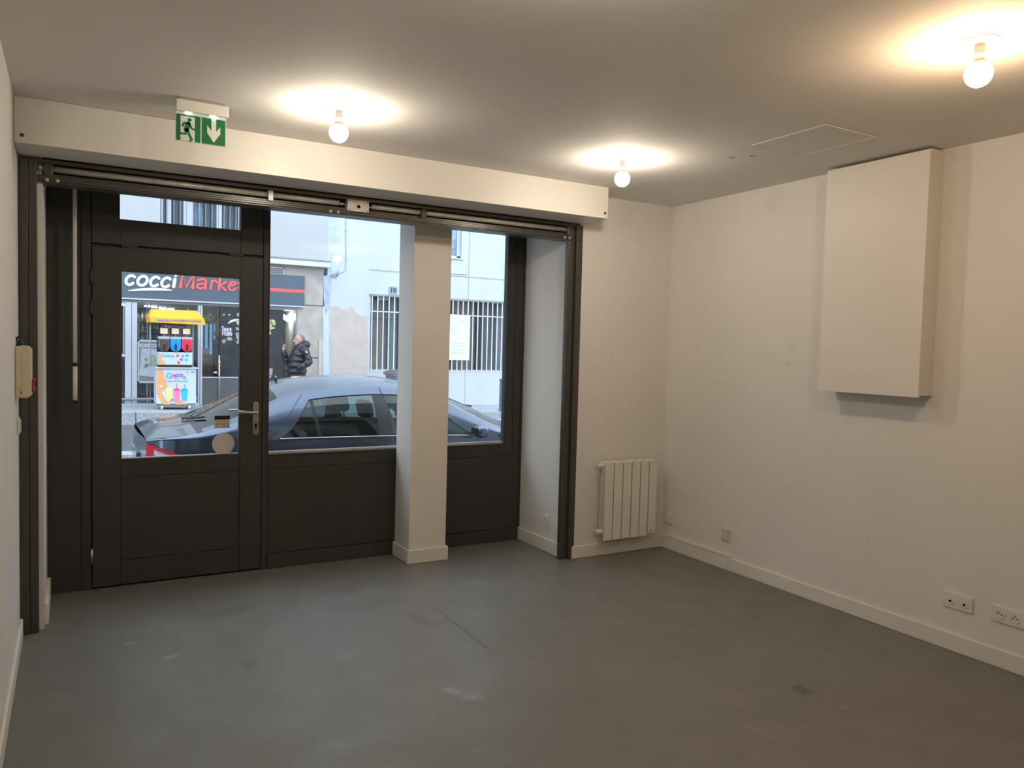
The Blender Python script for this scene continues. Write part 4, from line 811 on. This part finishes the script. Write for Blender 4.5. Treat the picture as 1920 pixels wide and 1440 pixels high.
# upstairs window
uw = thing('upper_window', 'upper window with white frame and dark panes', None, f(857, 484), parent=bB)
boxes('window_frame', [((uwx1-.10, FA+.08, uwz0), (uwx1, FA+.16, uwz1)), ((uwx0, FA+.08, uwz0), (uwx1, FA+.16, uwz0+.06)), ((uwx0, FA+.08, uwz0), (uwx0+.08, FA+.16, uwz1)), (((uwx0+uwx1)/2-.05, FA+.08, uwz0), ((uwx0+uwx1)/2+.05, FA+.16, uwz1))], M_lav, uw)
box('pane', (uwx0+.05, FA+.12, uwz0+.05), (uwx1-.05, FA+.14, uwz1), mat('window_dark_glass', (0.190, 0.247, 0.323), .08, 0, .6, .5, 5), uw)
box('window_sill', (uwx0-.05, FA-.06, uwz0-.04), (uwx1+.05, FA+.1, uwz0), M_bB, uw)
x0, z0, x1, z1 = quad(780, 488, 874, 517, .03); box('sill_panel', (x0, FA-.03, z1j+.06), (x1, FA, uwz0-.05), M_strip, uw, .01)
# barred window
bw = thing('barred_window', 'wide dark recess behind the window bars', None, f(820, 694), parent=bB)
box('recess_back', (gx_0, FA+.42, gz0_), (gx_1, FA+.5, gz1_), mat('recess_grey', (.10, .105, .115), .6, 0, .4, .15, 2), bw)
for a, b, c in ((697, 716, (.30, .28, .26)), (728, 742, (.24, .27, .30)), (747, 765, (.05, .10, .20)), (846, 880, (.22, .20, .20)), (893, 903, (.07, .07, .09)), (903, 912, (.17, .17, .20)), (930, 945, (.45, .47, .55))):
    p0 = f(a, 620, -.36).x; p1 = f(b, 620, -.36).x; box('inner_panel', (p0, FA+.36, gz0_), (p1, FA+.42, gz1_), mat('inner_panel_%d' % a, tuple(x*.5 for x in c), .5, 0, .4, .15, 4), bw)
fb('inner_fanlight', 707, 557, 727, 563.5, -.34, -.30, M_lav, bw)
fb('crossbar', 696, 594.5, 738, 595.8, -.34, -.30, M_jn, bw)
box('lintel', (gx_0-.03, FA-.06, gz1_-.005), (gx_1, FA+.05, gz1_+.045), M_greym, bB)
gr = thing('window_grille', 'white vertical security bars across the street-level window', 'grille', ((gx_0+gx_1)/2, FA-.03, gz0_))
M_bar = mat('white_bar_paint', (0.684, 0.703, 0.722), .5, 0, .4, .03, 6)
xa_, xb_ = f(696.5, 620, .02).x, f(949, 620, .02).x; nb = 27
for i in range(nb):
    x = xa_+(xb_-xa_)*i/(nb-1); box('bar', (x-.011, FA-.045, gz0_-.03), (x+.011, FA-.023, gz1_-.006), M_bar, gr)
z = f(900, 592.8, .02).z; box('cross_rail', (xa_-.02, FA-.022, z-.012), (xb_+.05, FA-.008, z+.012), M_bar, gr)
# notice board, number plate, cable
nbd = thing('notice_board', 'white notice sheet with lines of print fixed on the window bars', 'notice', f(861, 676, .06))
x0, z0, x1, z1 = quad(838, 589, 879.5, 675.5, .06); pb = box('sheet', (x0, FA-.075, z0), (x1, FA-.052, z1), mat('notice_white', (0.627, 0.655, 0.665), .6), nbd, .003)
for v, u0, u1 in ((600, 858, 874), (604, 860, 869), (611.5, 846, 856), (615.5, 846, 856), (619.5, 846, 856), (623.5, 846, 856), (627.5, 846, 858), (644, 846, 868), (648, 846, 865), (651, 846, 858), (657, 846, 872), (661.5, 846, 872)):
    a = f(u0, v, .077); b = f(u1, v, .077); box('text_line', (a.x, FA-.078, a.z-.006), (b.x, FA-.075, a.z+.006), M_jn, pb)
pl = thing('number_plate', 'grey house number plate reading 10 above the barred window', 'number plate', f(737, 545)); x0, z0, x1, z1 = quad(729.3, 537, 744.7, 552.5, .01)
ppl = box('plate', (x0, FA-.016, z0), (x1, FA-.0005, z1), mat('plate_grey', (0.247, 0.275, 0.342), .5), pl, .004); text('digits', '10', .175, mat('digit_dark', (.015,.018,.025), .5), ppl, ((x0+x1)/2, FA-.0165, (z0+z1)/2), bold=.006)
cb_ = thing('wall_cable', 'thin clipped cable running down the white facade', 'cable', f(648, 508))
obj('cable', tube(bmesh.new(), [f(649.5, 330, .012), f(648.5, 440, .012), f(648.5, 500, .012), f(647, 508, .012), f(636, 513, .02), f(622, 516, .02), f(613, 518, .02)], .010, 8), M_mottle, cb_, smooth=True)
for v in (433, 462, 487): p = f(648.6, v, .012); box('clip', (p.x-.022, FA-.026, p.z-.016), (p.x+.022, FA, p.z+.016), M_jn, cb_)

# ---- bollard and bin
bo = onY(939, 740, 12.62); zg = gz(bo.x, 0); zt = onY(939, 709.5, 12.62).z
b_ = thing('street_bollard', 'slim dark steel bollard with ball top on the far pavement', 'bollard', (bo.x, 12.62, zg)); M_bol = mat('bollard_paint', (0.104, 0.142, 0.171), .4, .3, .5, .1, 10)
obj('post', lathe(bmesh.new(), (bo.x, 12.62, zg), (0, 0, 1), [(.050, 0), (.050, .04), (.038, .06), (.038, zt-zg-.115), (.02, zt-zg-.11), (.02, zt-zg-.09)], 18), M_bol, b_, smooth=False)
obj('ball', ellipsoid(bmesh.new(), (bo.x, 12.62, zt-.048), (.048, .048, .048), 18), M_bol, b_, smooth=True)
bi = onY(746, 700, 13.2); zg = gz(bi.x, 0); zt = onY(746, 694, 13.2).z
b_ = thing('wheelie_bin', 'dark wheelie bin with blue-grey lid and red rim below the barred window', 'bin', (bi.x+.1, 13.2, zg))
M_bin = mat('bin_plastic', (0.095, 0.114, 0.152), .45, 0, .4, .1, 8); M_lid = mat('bin_lid', (0.085, 0.114, 0.142), .4, 0, .5, .1, 8)
x0 = onY(729, 700, 13.2).x; x1 = x0+.62; zl = zt-.10
bm = bmesh.new(); v = []
for (a, b, c, d_, z) in ((x0+.12, x1-.10, 13.02, 13.45, zg+.06), (x0+.03, x1-.03, 12.95, 13.55, zl)):
    v += [bm.verts.new(q) for q in ((a, c, z), (b, c, z), (b, d_, z), (a, d_, z))]
for q in ((0, 1, 2, 3), (4, 5, 6, 7), (0, 1, 5, 4), (1, 2, 6, 5), (2, 3, 7, 6), (3, 0, 4, 7)): bm.faces.new([v[i] for i in q])
obj('body', bm, M_bin, b_, bevel=.02)
box('rim', (x0+.01, 12.93, zl-.025), (x1-.01, 13.57, zl), mat('bin_red', (0.570, 0.133, 0.133), .5), b_, .008)
obj('lid', prism(bmesh.new(), [(x0-.02, 12.92, zl), (x1+.02, 12.92, zl), (x1+.02, 12.92, zl+.03), (x1-.12, 12.92, zl+.10), (x0+.14, 12.92, zl+.10), (x0-.02, 12.92, zl+.03)], (0, .66, 0)), M_lid, b_, bevel=.015)
for x in (x0+.14, x1-.14): obj('wheel', lathe(bmesh.new(), (x-.03, 13.5, zg+.07), (1, 0, 0), [(.02, 0), (.07, 0), (.07, .05), (.02, .05)], 16), M_black, b_)

# ================================================================== CAR
CX, CYC = -3.42, 2.88
car = thing('parked_car', 'dark blue-grey saloon car parked on the wet road outside the shopfront', 'car', (CX, CYC, gz(CX, RB)), (0, math.atan(SL), 0))
MP = mat('car_paint', (0.091, 0.114, 0.167), .20, .75, .5, 0, coat=.6)
MBk = mat('car_black_trim', (.012, .013, .015), .35); MCh = mat('car_chrome', (.45, .47, .5), .18, .9); MG = glass('car_glass', (.50, .66, .66), .9, .06); MGd = glass('car_glass_dark', (.30, .40, .40), .9, .07)
MSeat = mat('car_seat', (.02, .022, .025), .8)
def lerp(T, x):
    if x <= T[0][0]: return T[0][1:]
    for a, b in zip(T, T[1:]):
        if x <= b[0]:
            t = (x-a[0])/(b[0]-a[0]); return tuple(p+(q-p)*t for p, q in zip(a[1:], b[1:]))
    return T[-1][1:]
def sm(T, x):
    h = .05; return tuple(sum(v)/5 for v in zip(*[lerp(T, x+k*h) for k in (-1, -.5, 0, .5, 1)]))
TOP = [(0, .90), (.05, .955), (.13, .985), (.34, 1.0), (.60, 1.13), (.90, 1.275), (1.11, 1.36), (1.3, 1.405), (1.59, 1.43), (1.85, 1.44), (2.12, 1.43), (2.42, 1.385), (2.7, 1.295), (2.96, 1.20), (3.27, 1.07), (3.36, 1.02), (3.6, .995), (4.0, .94), (4.25, .86), (4.40, .74), (4.45, .62)]
RAIL = [(0, .60, .90), (.05, .72, .93), (.15, .80, .945), (.34, .82, .965), (.68, .79, 1.06), (.94, .725, 1.18), (1.21, .655, 1.285), (1.5, .63, 1.33), (1.85, .615, 1.355), (2.19, .62, 1.35), (2.42, .65, 1.29), (2.62, .705, 1.205), (2.85, .775, 1.085), (3.02, .825, 1.0), (3.15, .835, .955), (3.6, .80, .93), (4.0, .74, .88), (4.25, .62, .81), (4.40, .45, .70), (4.45, .40, .60)]
BELT = [(0, .62, .88), (.05, .75, .91), (.15, .835, .925), (.3, .862, .925), (1.0, .872, .915), (2.0, .874, .92), (3.0, .872, .92), (3.5, .865, .90), (4.0, .82, .84), (4.25, .72, .77), (4.40, .55, .66), (4.45, .48, .56)]
def side(x, t, s=1, o=0):
    by, bz = sm(BELT, x); ry, rz = sm(RAIL, x); bul = .018*math.sin(math.pi*t)
    return Vector((x, s*(by+(ry-by)*t+bul+o), bz+(rz-bz)*t))
def top(x, s, o=0):
    ry, rz = sm(RAIL, x); tz = sm(TOP, x)[0]; return Vector((x, s*ry, rz+(tz-rz)*(1-abs(s)**2.2)+o))
def grid(name, P, nu, nv, m, parent=None, label=None, smooth=True, thick=0):
    bm = bmesh.new(); V = [[bm.verts.new(P(i/nu, j/nv)) for j in range(nv+1)] for i in range(nu+1)]
    for i in range(nu):
        for j in range(nv): bm.faces.new((V[i][j], V[i+1][j], V[i+1][j+1], V[i][j+1]))
    bmesh.ops.remove_doubles(bm, verts=bm.verts, dist=1e-5)
    me = bpy.data.meshes.new(name); bmesh.ops.recalc_face_normals(bm, faces=bm.faces); bm.to_mesh(me); bm.free(); me.materials.append(m)
    for p in me.polygons: p.use_smooth = smooth
    o = bpy.data.objects.new(name, me); COL.objects.link(o); o.parent = parent or car
    if label: o['label'] = label
    if thick: q = o.modifiers.new('s', 'SOLIDIFY'); q.thickness = thick; q.offset = 0
    return o
def cobj(name, bm, m, parent=None, smooth=True, bevel=0, **k):
    o = obj(name, bm, m, None, smooth, bevel, **k); o.parent = parent or car; return o
# lower body shell
def plan(x): return sm(BELT, x)
ST_ = [0, .02, .05, .1, .15, .22, .3, .45, .7, 1, 1.4, 1.8, 2.2, 2.6, 3.0, 3.3, 3.6, 3.9, 4.1, 4.25, 4.34, 4.40, 4.45]
def lowring(x, s):
    y, z = plan(x); k = 1 if x < 3.4 else max(.55, 1-(x-3.4)*.18)
    return [Vector((x, s*(y*.90), .20)), Vector((x, s*(y*.975), .34)), Vector((x, s*(y+.006), .50*k+.05)), Vector((x, s*(y+.016), .68*k)), Vector((x, s*(y+.012), z-.10)), Vector((x, s*(y+.004), z-.035)), Vector((x, s*y, z))]
for s, nm in ((1, 'body_side'), (-1, 'body_side')):
    grid(nm, lambda u, v, s=s: (lambda r, q: r[int(q)] if q >= 6 else r[int(q)].lerp(r[int(q)+1], q-int(q)))(lowring(ST_[min(int(round(u*(len(ST_)-1))), len(ST_)-1)], s), v*6), len(ST_)-1, 12, MP)
for x, nm in ((0, 'rear_panel'), (4.45, 'front_panel')):
    def P(u, v, x=x):
        r = [a.lerp(b, u) for a, b in zip(lowring(x, -1), lowring(x, 1))]; tp = top(x, u*2-1); L = r+[Vector((x, tp.y, tp.z))]
        q = v*7; i = min(int(q), 6); p = L[i].lerp(L[i+1], q-i); p.x += (-1 if x == 0 else 1)*.03*(1-(u*2-1)**2); return p
    grid(nm, P, 10, 14, MP)
grid('floor_pan', lambda u, v: Vector((.1+u*4.2, (v*2-1)*.76, .24)), 6, 4, MBk, smooth=False, thick=.02)
grid('boot_lid', lambda u, v: top(0+u*.355, v*2-1), 8, 16, MP); grid('bonnet', lambda u, v: top(3.36+u*1.09, v*2-1), 16, 16, MP)
grid('cowl', lambda u, v: top(3.22+u*.14, v*2-1, -.02*math.sin(math.pi*u)), 4, 14, MBk)
grid('roof', lambda u, v: top(1.02+u*1.30, v*2-1), 20, 18, MP)
grid('rear_glass', lambda u, v: top(.40+u*.62, (v*2-1)*.86), 12, 14, MG); grid('windscreen', lambda u, v: top(2.32+u*.90, (v*2-1)*.90), 14, 14, MG)
grid('rear_glass_surround', lambda u, v: top(.35+u*.05, v*2-1), 2, 14, MBk)
for s in (-1, 1):
    grid('rear_pillar_edge', lambda u, v, s=s: top(.40+u*.62, s*(.86+.14*v)), 12, 3, MP); grid('windscreen_pillar_edge', lambda u, v, s=s: top(2.32+u*.90, s*(.90+.10*v)), 14, 3, MP)
    t0, t1 = .05, .84
    tt = lambda v: t0+(t1-t0)*v
    c0 = lambda v: 1.01+.26*v**.85                 # quarter light front edge of the rear pillar
    d0 = lambda v: 1.315-.045*v; d1 = lambda v: 1.345-.045*v
    b0 = lambda v: 1.865-.02*v; b1 = lambda v: 2.045-.085*v
    a0_ = lambda v: 2.80-.40*v
    def strip(name, xa, xb, m, n=6, o=0, parent=None): return grid(name, lambda u, v, s=s: side(xa(v)+(xb(v)-xa(v))*u, tt(v), s, o), n, 8, m, parent)
    strip('quarter_window', c0, d0, MGd, 3); strip('window_divider', d0, d1, MBk, 2, .002); strip('rear_door_window', d1, b0, MGd); strip('door_pillar', b0, b1, MBk, 3, .003); strip('front_door_window', b1, a0_, MG)
    strip('rear_pillar', lambda v: .0, c0, MP, 16); grid('rear_shoulder', lambda u, v, s=s: side(.30*u, v*t0, s), 6, 1, MP); grid('rear_shoulder', lambda u, v, s=s: side(.31*u, t1+(1-t1)*v, s), 6, 2, MP); grid('front_shoulder', lambda u, v, s=s: side(3.14+1.31*u, v, s), 14, 3, MP); grid('rear_shoulder', lambda u, v, s=s: side(.30+.70*u, v*t0, s), 6, 1, MP); grid('front_shoulder', lambda u, v, s=s: side(2.88+.30*u, v*t0, s), 4, 1, MP); strip('front_pillar', a0_, lambda v: 3.16, MP, 8)
    grid('roof_rail', lambda u, v, s=s: side(.30+2.86*u, t1+(1-t1)*v, s), 40, 3, MP)
    grid('belt_strip', lambda u, v, s=s: side(.98+1.92*u, -.0+t0*v, s, .003), 24, 2, MBk)
    cobj('belt_moulding', tube(bmesh.new(), [side(.99+1.9*k/20, .03, s, .008) for k in range(21)], .006, 6), MCh)
    cobj('window_seal', tube(bmesh.new(), [side(c0(k/10)-.006, tt(k/10), s, .004) for k in range(11)]+[side(c0(1)+(a0_(1)-c0(1))*k/14, t1+.015, s, .004) for k in range(15)]+[side(a0_(1-k/8)+.006, tt(1-k/8), s, .004) for k in range(9)], .005, 6), MBk)
    M_ln = MBk
    cobj('shut_line', tube(bmesh.new(), [side(1.21, 1.0, s, .002), side(1.08, .60, s, .002), side(.95, .2, s, .002), side(.90, .0, s, .004)]+[Vector((.92+.05*k, s*(.872+.016), .84-.07*k)) for k in range(3)], .0035, 5), M_ln)
    cobj('shut_line', tube(bmesh.new(), [side(1.93, 1.0, s, .002), side(1.95, .84, s, .006), side(2.01, .0, s, .006)]+[Vector((2.02, s*.891, .84)), Vector((2.04, s*.893, .70)), Vector((2.03, s*.882, .40))], .0035, 5), M_ln)
    cobj('shut_line', tube(bmesh.new(), [side(3.06, .2, s, .003), Vector((3.10, s*.878, .90)), Vector((3.16, s*.89, .80)), Vector((3.18, s*.88, .5))], .0035, 5), M_ln)
    # mirror
    bm = B(bmesh.new(), (2.755, min(s*.895, s*1.065), .917), (2.875, max(s*.895, s*1.065), 1.025)); mr = cobj('wing_mirror', bm, MP, None, True, .042); cobj('mirror_foot', prism(bmesh.new(), [Vector((2.74, s*.872, .925)), Vector((2.95, s*.86, .93)), Vector((2.86, s*.93, .94)), Vector((2.79, s*.95, .94))], (0, 0, .03)), MBk, mr, False)
    cobj('mirror_glass', B(bmesh.new(), (2.748, min(s*.915, s*1.045), .935), (2.758, max(s*.915, s*1.045), 1.008)), MBk, mr, False)
    # tail lamp on the corner
    def tl(x0, x1, zf0, zf1, m, nm, o):
        return grid(nm, lambda u, v, s=s: (lambda x: Vector((x, s*(plan(x)[0]+.020+o), zf0(x)+(zf1(x)-zf0(x))*v)))(x0+(x1-x0)*u), 14, 5, m)
    red = mat('tail_lamp_red', (0.608, 0.019, 0.038), .15, 0, .6, .1, 20); clr = mat('tail_lamp_clear', (0.456, 0.456, 0.475), .15, 0, .6, .15, 20)
    L = tl(.0, .36, lambda x: .64, lambda x: .885-.32*x, red, 'tail_lamp', .0); L2 = tl(.05, .20, lambda x: .72+.1*x, lambda x: .855-.32*x, clr, 'reversing_lamp', .004)
    cobj('head_lamp', prism(bmesh.new(), [Vector((4.02, s*.84, .70)), Vector((4.30, s*.70, .66)), Vector((4.34, s*.64, .60)), Vector((4.1, s*.83, .60))], (.01, s*.012, 0)), clr, None, False)
    for x in (.86, 3.52):
        wl = cobj('wheel', lathe(bmesh.new(), (x, s*.70, .315), (0, s, 0), [(.20, 0), (.30, 0), (.315, .03), (.315, .17), (.30, .195), (.21, .198)], 32), mat('tyre_rubber', (.012, .012, .012), .8))
        cobj('rim', lathe(bmesh.new(), (x, s*.70, .315), (0, s, 0), [(.05, .185), (.08, .195), (.20, .18), (.21, .197)], 24), MCh, wl)
        bm = bmesh.new(); tube(bm, [Vector((x+.345*math.cos(R(a)), s*.893, .315+.345*math.sin(R(a)))) for a in range(-5, 186, 10)], .022, 6); cobj('wheel_arch', bm, MBk)
    cobj('door_handle', tube(bmesh.new(), [Vector((1.48, s*.892, .80)), Vector((1.52, s*.915, .80)), Vector((1.63, s*.915, .80)), Vector((1.67, s*.892, .80))], .012, 6), MP)
# number plate, lights, interior
cobj('boot_trim', prism(bmesh.new(), [Vector((-.045, -.3, .70)), Vector((-.045, .3, .70)), Vector((-.045, .3, .76)), Vector((-.045, -.3, .76))], (.02, 0, 0)), MCh, None, False)
cobj('roof_aerial', lathe(bmesh.new(), top(1.14, .0), (-.3, 0, 1), [(.014, 0), (.012, .02), (.004, .05)], 8), MBk)
cobj('rear_wiper', tube(bmesh.new(), [top(.33, -.05, .015), top(.39, -.28, .02), top(.46, -.5, .02)], .010, 6), MBk)
cobj('front_wiper', tube(bmesh.new(), [top(3.24, .35, .01), top(3.14, .1, .02), top(3.10, -.25, .02)], .009, 6), MBk)
def seat(x, y, w_, front):
    bm = bmesh.new(); B(bm, (x-.05, y-w_/2, .30), (x+.45, y+w_/2, .52)); cobj('seat_cushion', bm, MSeat, None, False, .04)
    rot = Matrix.Rotation(R(-14), 3, 'Y'); bm = bmesh.new(); B(bm, (x-.14, y-w_/2, .45), (x+.0, y+w_/2, .98), rot); b = cobj('seat_back', bm, MSeat, None, False, .05)
    bm = bmesh.new(); B(bm, (x-.21, y-.13, 1.05), (x-.11, y+.13, 1.22), rot); cobj('headrest', bm, MSeat, b, False, .04)
    for q in (-.05, .05): cobj('headrest_post', tube(bmesh.new(), [Vector((x-.13, y+q, .94)), Vector((x-.16, y+q, 1.1))], .008, 6), MCh, b)
for y in (.36, -.36): seat(2.05, y, .48, True)
for y in (.45, 0, -.45): seat(1.25, y, .42, False)
bm = bmesh.new(); B(bm, (.35, -.72, .80), (1.05, .72, .86)); cobj('parcel_shelf', bm, MSeat, None, False)
bm = bmesh.new(); B(bm, (2.75, -.74, .62), (3.25, .74, .93)); cobj('dashboard', bm, MSeat, None, False, .05)
cobj('steering_wheel', tube(bmesh.new(), [Vector((2.62+.05*math.sin(R(a)), -.36+.17*math.cos(R(a)), .86+.16*math.sin(R(a)))) for a in range(0, 361, 20)], .014, 6, False), MSeat)

# ================================================================== PEOPLE
def blob(name, parent, m, parts, vox, **k):
    bm = bmesh.new()
    for p in parts:
        if p[0] == 'e': ellipsoid(bm, p[1], p[2], 20, Euler(p[3]).to_matrix() if len(p) > 3 else None)
        else:
            pts, rs = p[1], p[2]; tube(bm, pts, rs, 14)
            for q, r in ((pts[0], rs[0]), (pts[-1], rs[-1])): ellipsoid(bm, q, (r, r, r), 12)
    me = bpy.data.meshes.new(name); bm.to_mesh(me); bm.free(); me.materials.append(m)
    o = bpy.data.objects.new(name, me); COL.objects.link(o); o.parent = parent
    r = o.modifiers.new('r', 'REMESH'); r.mode = 'VOXEL'; r.voxel_size = vox; r.use_smooth_shade = True
    s = o.modifiers.new('s', 'SMOOTH'); s.factor = .5; s.iterations = 3
    for a, b in k.items(): o[a] = b
    return o
def hand(wrist, d, pn, th, L=.19):
    """parts of an open, slightly curled hand: d along the fingers, pn palm normal, th thumb side"""
    w_, d, pn, th = map(Vector, (wrist, d, pn, th)); P = []
    for k, off in enumerate((-.027, -.009, .009, .027)): P.append(('t', [w_+th*off*.6, w_+d*.05+th*off, w_+d*.095+th*off], [.014, .014, .011]))
    for k, (off, ln) in enumerate(((-.029, .055), (-.010, .072), (.010, .078), (.029, .068))):
        b = w_+d*.095+th*off; P.append(('t', [b, b+d*ln*.5+pn*.006+th*off*.12, b+d*ln*.95+pn*.020+th*off*.2], [.0095, .0088, .007]))
    b = w_+d*.03+th*.026; P.append(('t', [b, b+d*.03+th*.026+pn*.008, b+d*.062+th*.034+pn*.014], [.013, .011, .008]))
    return P
SKIN = mat('skin', (0.500, 0.281, 0.219), .5, 0, .4, .06, 30)
def head_parts(c, k=1.0):
    c = Vector(c); L = [('e', c+Vector((.012, 0, .02)), (.098, .078, .095)), ('e', c+Vector((-.022, 0, -.045)), (.066, .058, .072)), ('e', c+Vector((-.052, 0, -.085)), (.034, .038, .026)),
        ('t', [c+Vector((-.082, 0, .012)), c+Vector((-.098, 0, -.012)), c+Vector((-.112, 0, -.036))], [.010, .012, .015]), ('e', c+Vector((-.090, 0, -.034)), (.016, .020, .010)), ('e', c+Vector((-.080, 0, .028)), (.018, .052, .012)),
        ('e', c+Vector((-.083, 0, -.064)), (.012, .024, .006)), ('e', c+Vector((-.080, 0, -.076)), (.012, .022, .006)), ('e', c+Vector((.012, .080, -.012)), (.020, .010, .032)), ('e', c+Vector((.012, -.080, -.012)), (.020, .010, .032)),
        ('t', [c+Vector((.03, 0, -.06)), c+Vector((.045, 0, -.16))], [.058, .062])]
    return [(a[0], [c+(p-c)*k for p in a[1]], [r*k for r in a[2]]) if a[0] == 't' else (a[0], c+(a[1]-c)*k, tuple(r*k for r in a[2])) for a in L]
def face_details(p, c, haircol, hair_full, k=1.0):
    c = Vector(c); before = set(bpy.data.objects)
    for s in (-1, 1):
        e = obj('eye', ellipsoid(bmesh.new(), c+Vector((-.080, s*.031, .005)), (.011, .013, .009), 10), mat('eye_white', (.7, .68, .66), .3), None, True); e.parent = p
        i = obj('iris', ellipsoid(bmesh.new(), c+Vector((-.089, s*.031, .005)), (.004, .006, .006), 8), MBk, None, True); i.parent = e
        b = obj('eyebrow', ellipsoid(bmesh.new(), c+Vector((-.088, s*.032, .030)), (.008, .024, .005), 8), mat('brow_'+str(haircol[0]), tuple(x*.35 for x in haircol), .8), None, True); b.parent = p
    m_ = obj('mouth', ellipsoid(bmesh.new(), c+Vector((-.090, 0, -.070)), (.006, .022, .003), 8), mat('lip', (.35, .12, .11), .5), None, True); m_.parent = p
    bm = ellipsoid(bmesh.new(), c+Vector((.017, 0, .024)), (.099, .081, .095), 24)
    cut = lambda v: v.x-c.x < (-.045 if hair_full else .012)-.35*(v.z-c.z-.02)*(-1 if hair_full else 1) or v.z < c.z-.055
    bmesh.ops.delete(bm, geom=[v for v in bm.verts if cut(v.co)], context='VERTS')
    h = obj('hair', bm, mat('hair_'+str(haircol[0]), haircol, .9, 0, .2, .2, 200, .5, 300), None, True); h.parent = p
    for o in set(bpy.data.objects)-before: o.data.transform(Matrix.Translation(c) @ Matrix.Scale(k, 4) @ Matrix.Translation(-c))
M_jk = mat('black_puffer_nylon', (.014, .016, .022), .38, 0, .5, .1, 12); M_tr = mat('black_trousers', (.015, .016, .02), .8); M_shoe = mat('black_shoe', (.015, .015, .015), .5)
def legs(p, z0):
    for s in (-1, 1): blob('trouser_leg', p, M_tr, [('t', [(0, s*.09, .88), (-.02, s*.10, .48), (.01, s*.10, .10)], [.105, .078, .062])], .012)
    for s in (-1, 1): blob('shoe', p, M_shoe, [('t', [(.04, s*.10, .045), (-.06, s*.105, .04), (-.15, s*.11, .032)], [.045, .044, .032])], .010)
# --- the man outside
pu = onY(561, 627, 13.25); zg = gz(pu.x, 0); sc = (pu.z-zg)/1.74
man = thing('person', 'person in black puffer jacket with raised hand, standing outside the grocery', 'person', (pu.x+.02, 13.25, zg)); man.scale = (sc, sc, sc)
HC = (-.02, 0, 1.61)
wr = Vector((-.345, .16, 1.335))
body = blob('body', man, SKIN, head_parts(HC, 1.16)+hand(wr, (.02, -.05, 1), (.95, -.2, .1), (.3, -.95, .05))+
    [('t', [(.02, 0, 1.46), (.02, 0, 1.30), (.0, 0, 1.10), (.0, 0, .92)], [.07, .12, .12, .12]), ('t', [(.03, .13, 1.38), (-.02, .18, 1.30), (-.235, .225, 1.085), wr], [.04, .04, .035, .028]), ('t', [(.05, -.13, 1.38), (.07, -.2, 1.33), (.15, -.285, 1.11), (-.05, -.25, .98)], [.04, .04, .035, .03]),
     ('t', [(0, .09, .92), (-.02, .10, .48), (.01, .10, .06)], [.08, .055, .04]), ('t', [(0, -.09, .92), (-.02, -.10, .48), (.01, -.10, .06)], [.08, .055, .04])], .008)
face_details(man, HC, (.20, .17, .16), False, 1.16)
P = []
for k in range(6):
    z = .76+k*.128; rx = (.215, .245, .245, .235, .205, .175)[k]; ry = (.22, .24, .24, .24, .235, .20)[k]; cx = (-.07, -.075, -.06, -.03, .0, .03)[k]
    P.append(('e', (cx, 0, z), (rx, ry, .098)))
P += [('t', [(-.05, 0, .78), (-.05, 0, 1.05), (-.01, 0, 1.30), (.03, 0, 1.42)], [.19, .215, .19, .15]), ('e', (.04, 0, 1.465), (.135, .130, .075)), ('e', (.125, 0, 1.50), (.115, .145, .105)), ('e', (-.03, 0, 1.47), (.085, .095, .06)), ('e', (.03, .17, 1.37), (.11, .11, .10)), ('e', (.05, -.17, 1.37), (.11, .11, .10))]
jk = blob('puffer_jacket', man, M_jk, P, .011)
def puffy(a, b, c, r):
    o = []; a, b, c = map(Vector, (a, b, c))
    for s0, s1 in ((a, b), (b, c)):
        d = (s1-s0); q = d.to_track_quat('Z', 'Y').to_euler(); o.append(('t', [s0, s1], [r*.82, r*.76]))
        for k in range(2): o.append(('e', s0+d*((k+.5)/2), (r*(1-.06*k), r*(1-.06*k), d.length/4*1.3), tuple(q)))
    return o
s1 = blob('jacket_sleeve', man, M_jk, puffy((.06, -.215, 1.40), (.15, -.295, 1.11), (-.07, -.265, .97), .092), .011)
s2 = blob('jacket_sleeve', man, M_jk, puffy((.02, .20, 1.39), (-.235, .225, 1.085), (-.335, .17, 1.31), .085), .011)
o = obj('sleeve_badge', prism(bmesh.new(), [Vector((.045, -.335, 1.36)), Vector((.085, -.337, 1.35)), Vector((.09, -.342, 1.31)), Vector((.05, -.342, 1.325))], (0, .03, 0)), M_let, None); o.parent = s1
legs(man, 0)
# --- the person inside the shop
pu = inx(402, 613, 1.0); zg = 0.0; sc = (pu.z-zg)/1.74
man2 = thing('person', 'person in dark clothes with grey hair standing inside the grocery doorway', 'person', (pu.x+.12, pu.y, zg)); man2.scale = (sc, sc, sc)
blob('body', man2, mat('skin_tan', (.34, .17, .11), .5, 0, .4, .06, 30), head_parts(HC)+[('t', [(.02, 0, 1.48), (.02, 0, 1.30), (.0, 0, 1.10), (.0, 0, .92)], [.07, .13, .13, .12])]+sum([[('t', [(.03, s*.18, 1.40), (.05, s*.25, 1.12), (-.06, s*.24, .90)], [.05, .045, .03]), ('t', [(0, s*.09, .92), (-.02, s*.10, .48), (.01, s*.10, .06)], [.08, .055, .04])]+hand((-.06, s*.24, .90), (-.35, 0, -.9), (0, -s, 0), (-.9, 0, .35)) for s in (-1, 1)], []), .010)
face_details(man2, HC, (.42, .44, .46), True)
blob('dark_jumper', man2, M_jk, [('e', (.01, 0, 1.36), (.14, .215, .12)), ('t', [(.02, 0, 1.38), (.01, 0, 1.15), (.0, 0, .88)], [.16, .165, .16]), ('e', (.03, 0, 1.475), (.075, .075, .04))]+[('t', [(.03, s*.185, 1.39), (.05, s*.255, 1.12), (-.05, s*.24, .93)], [.068, .058, .045]) for s in (-1, 1)], .012)
legs(man2, 0)
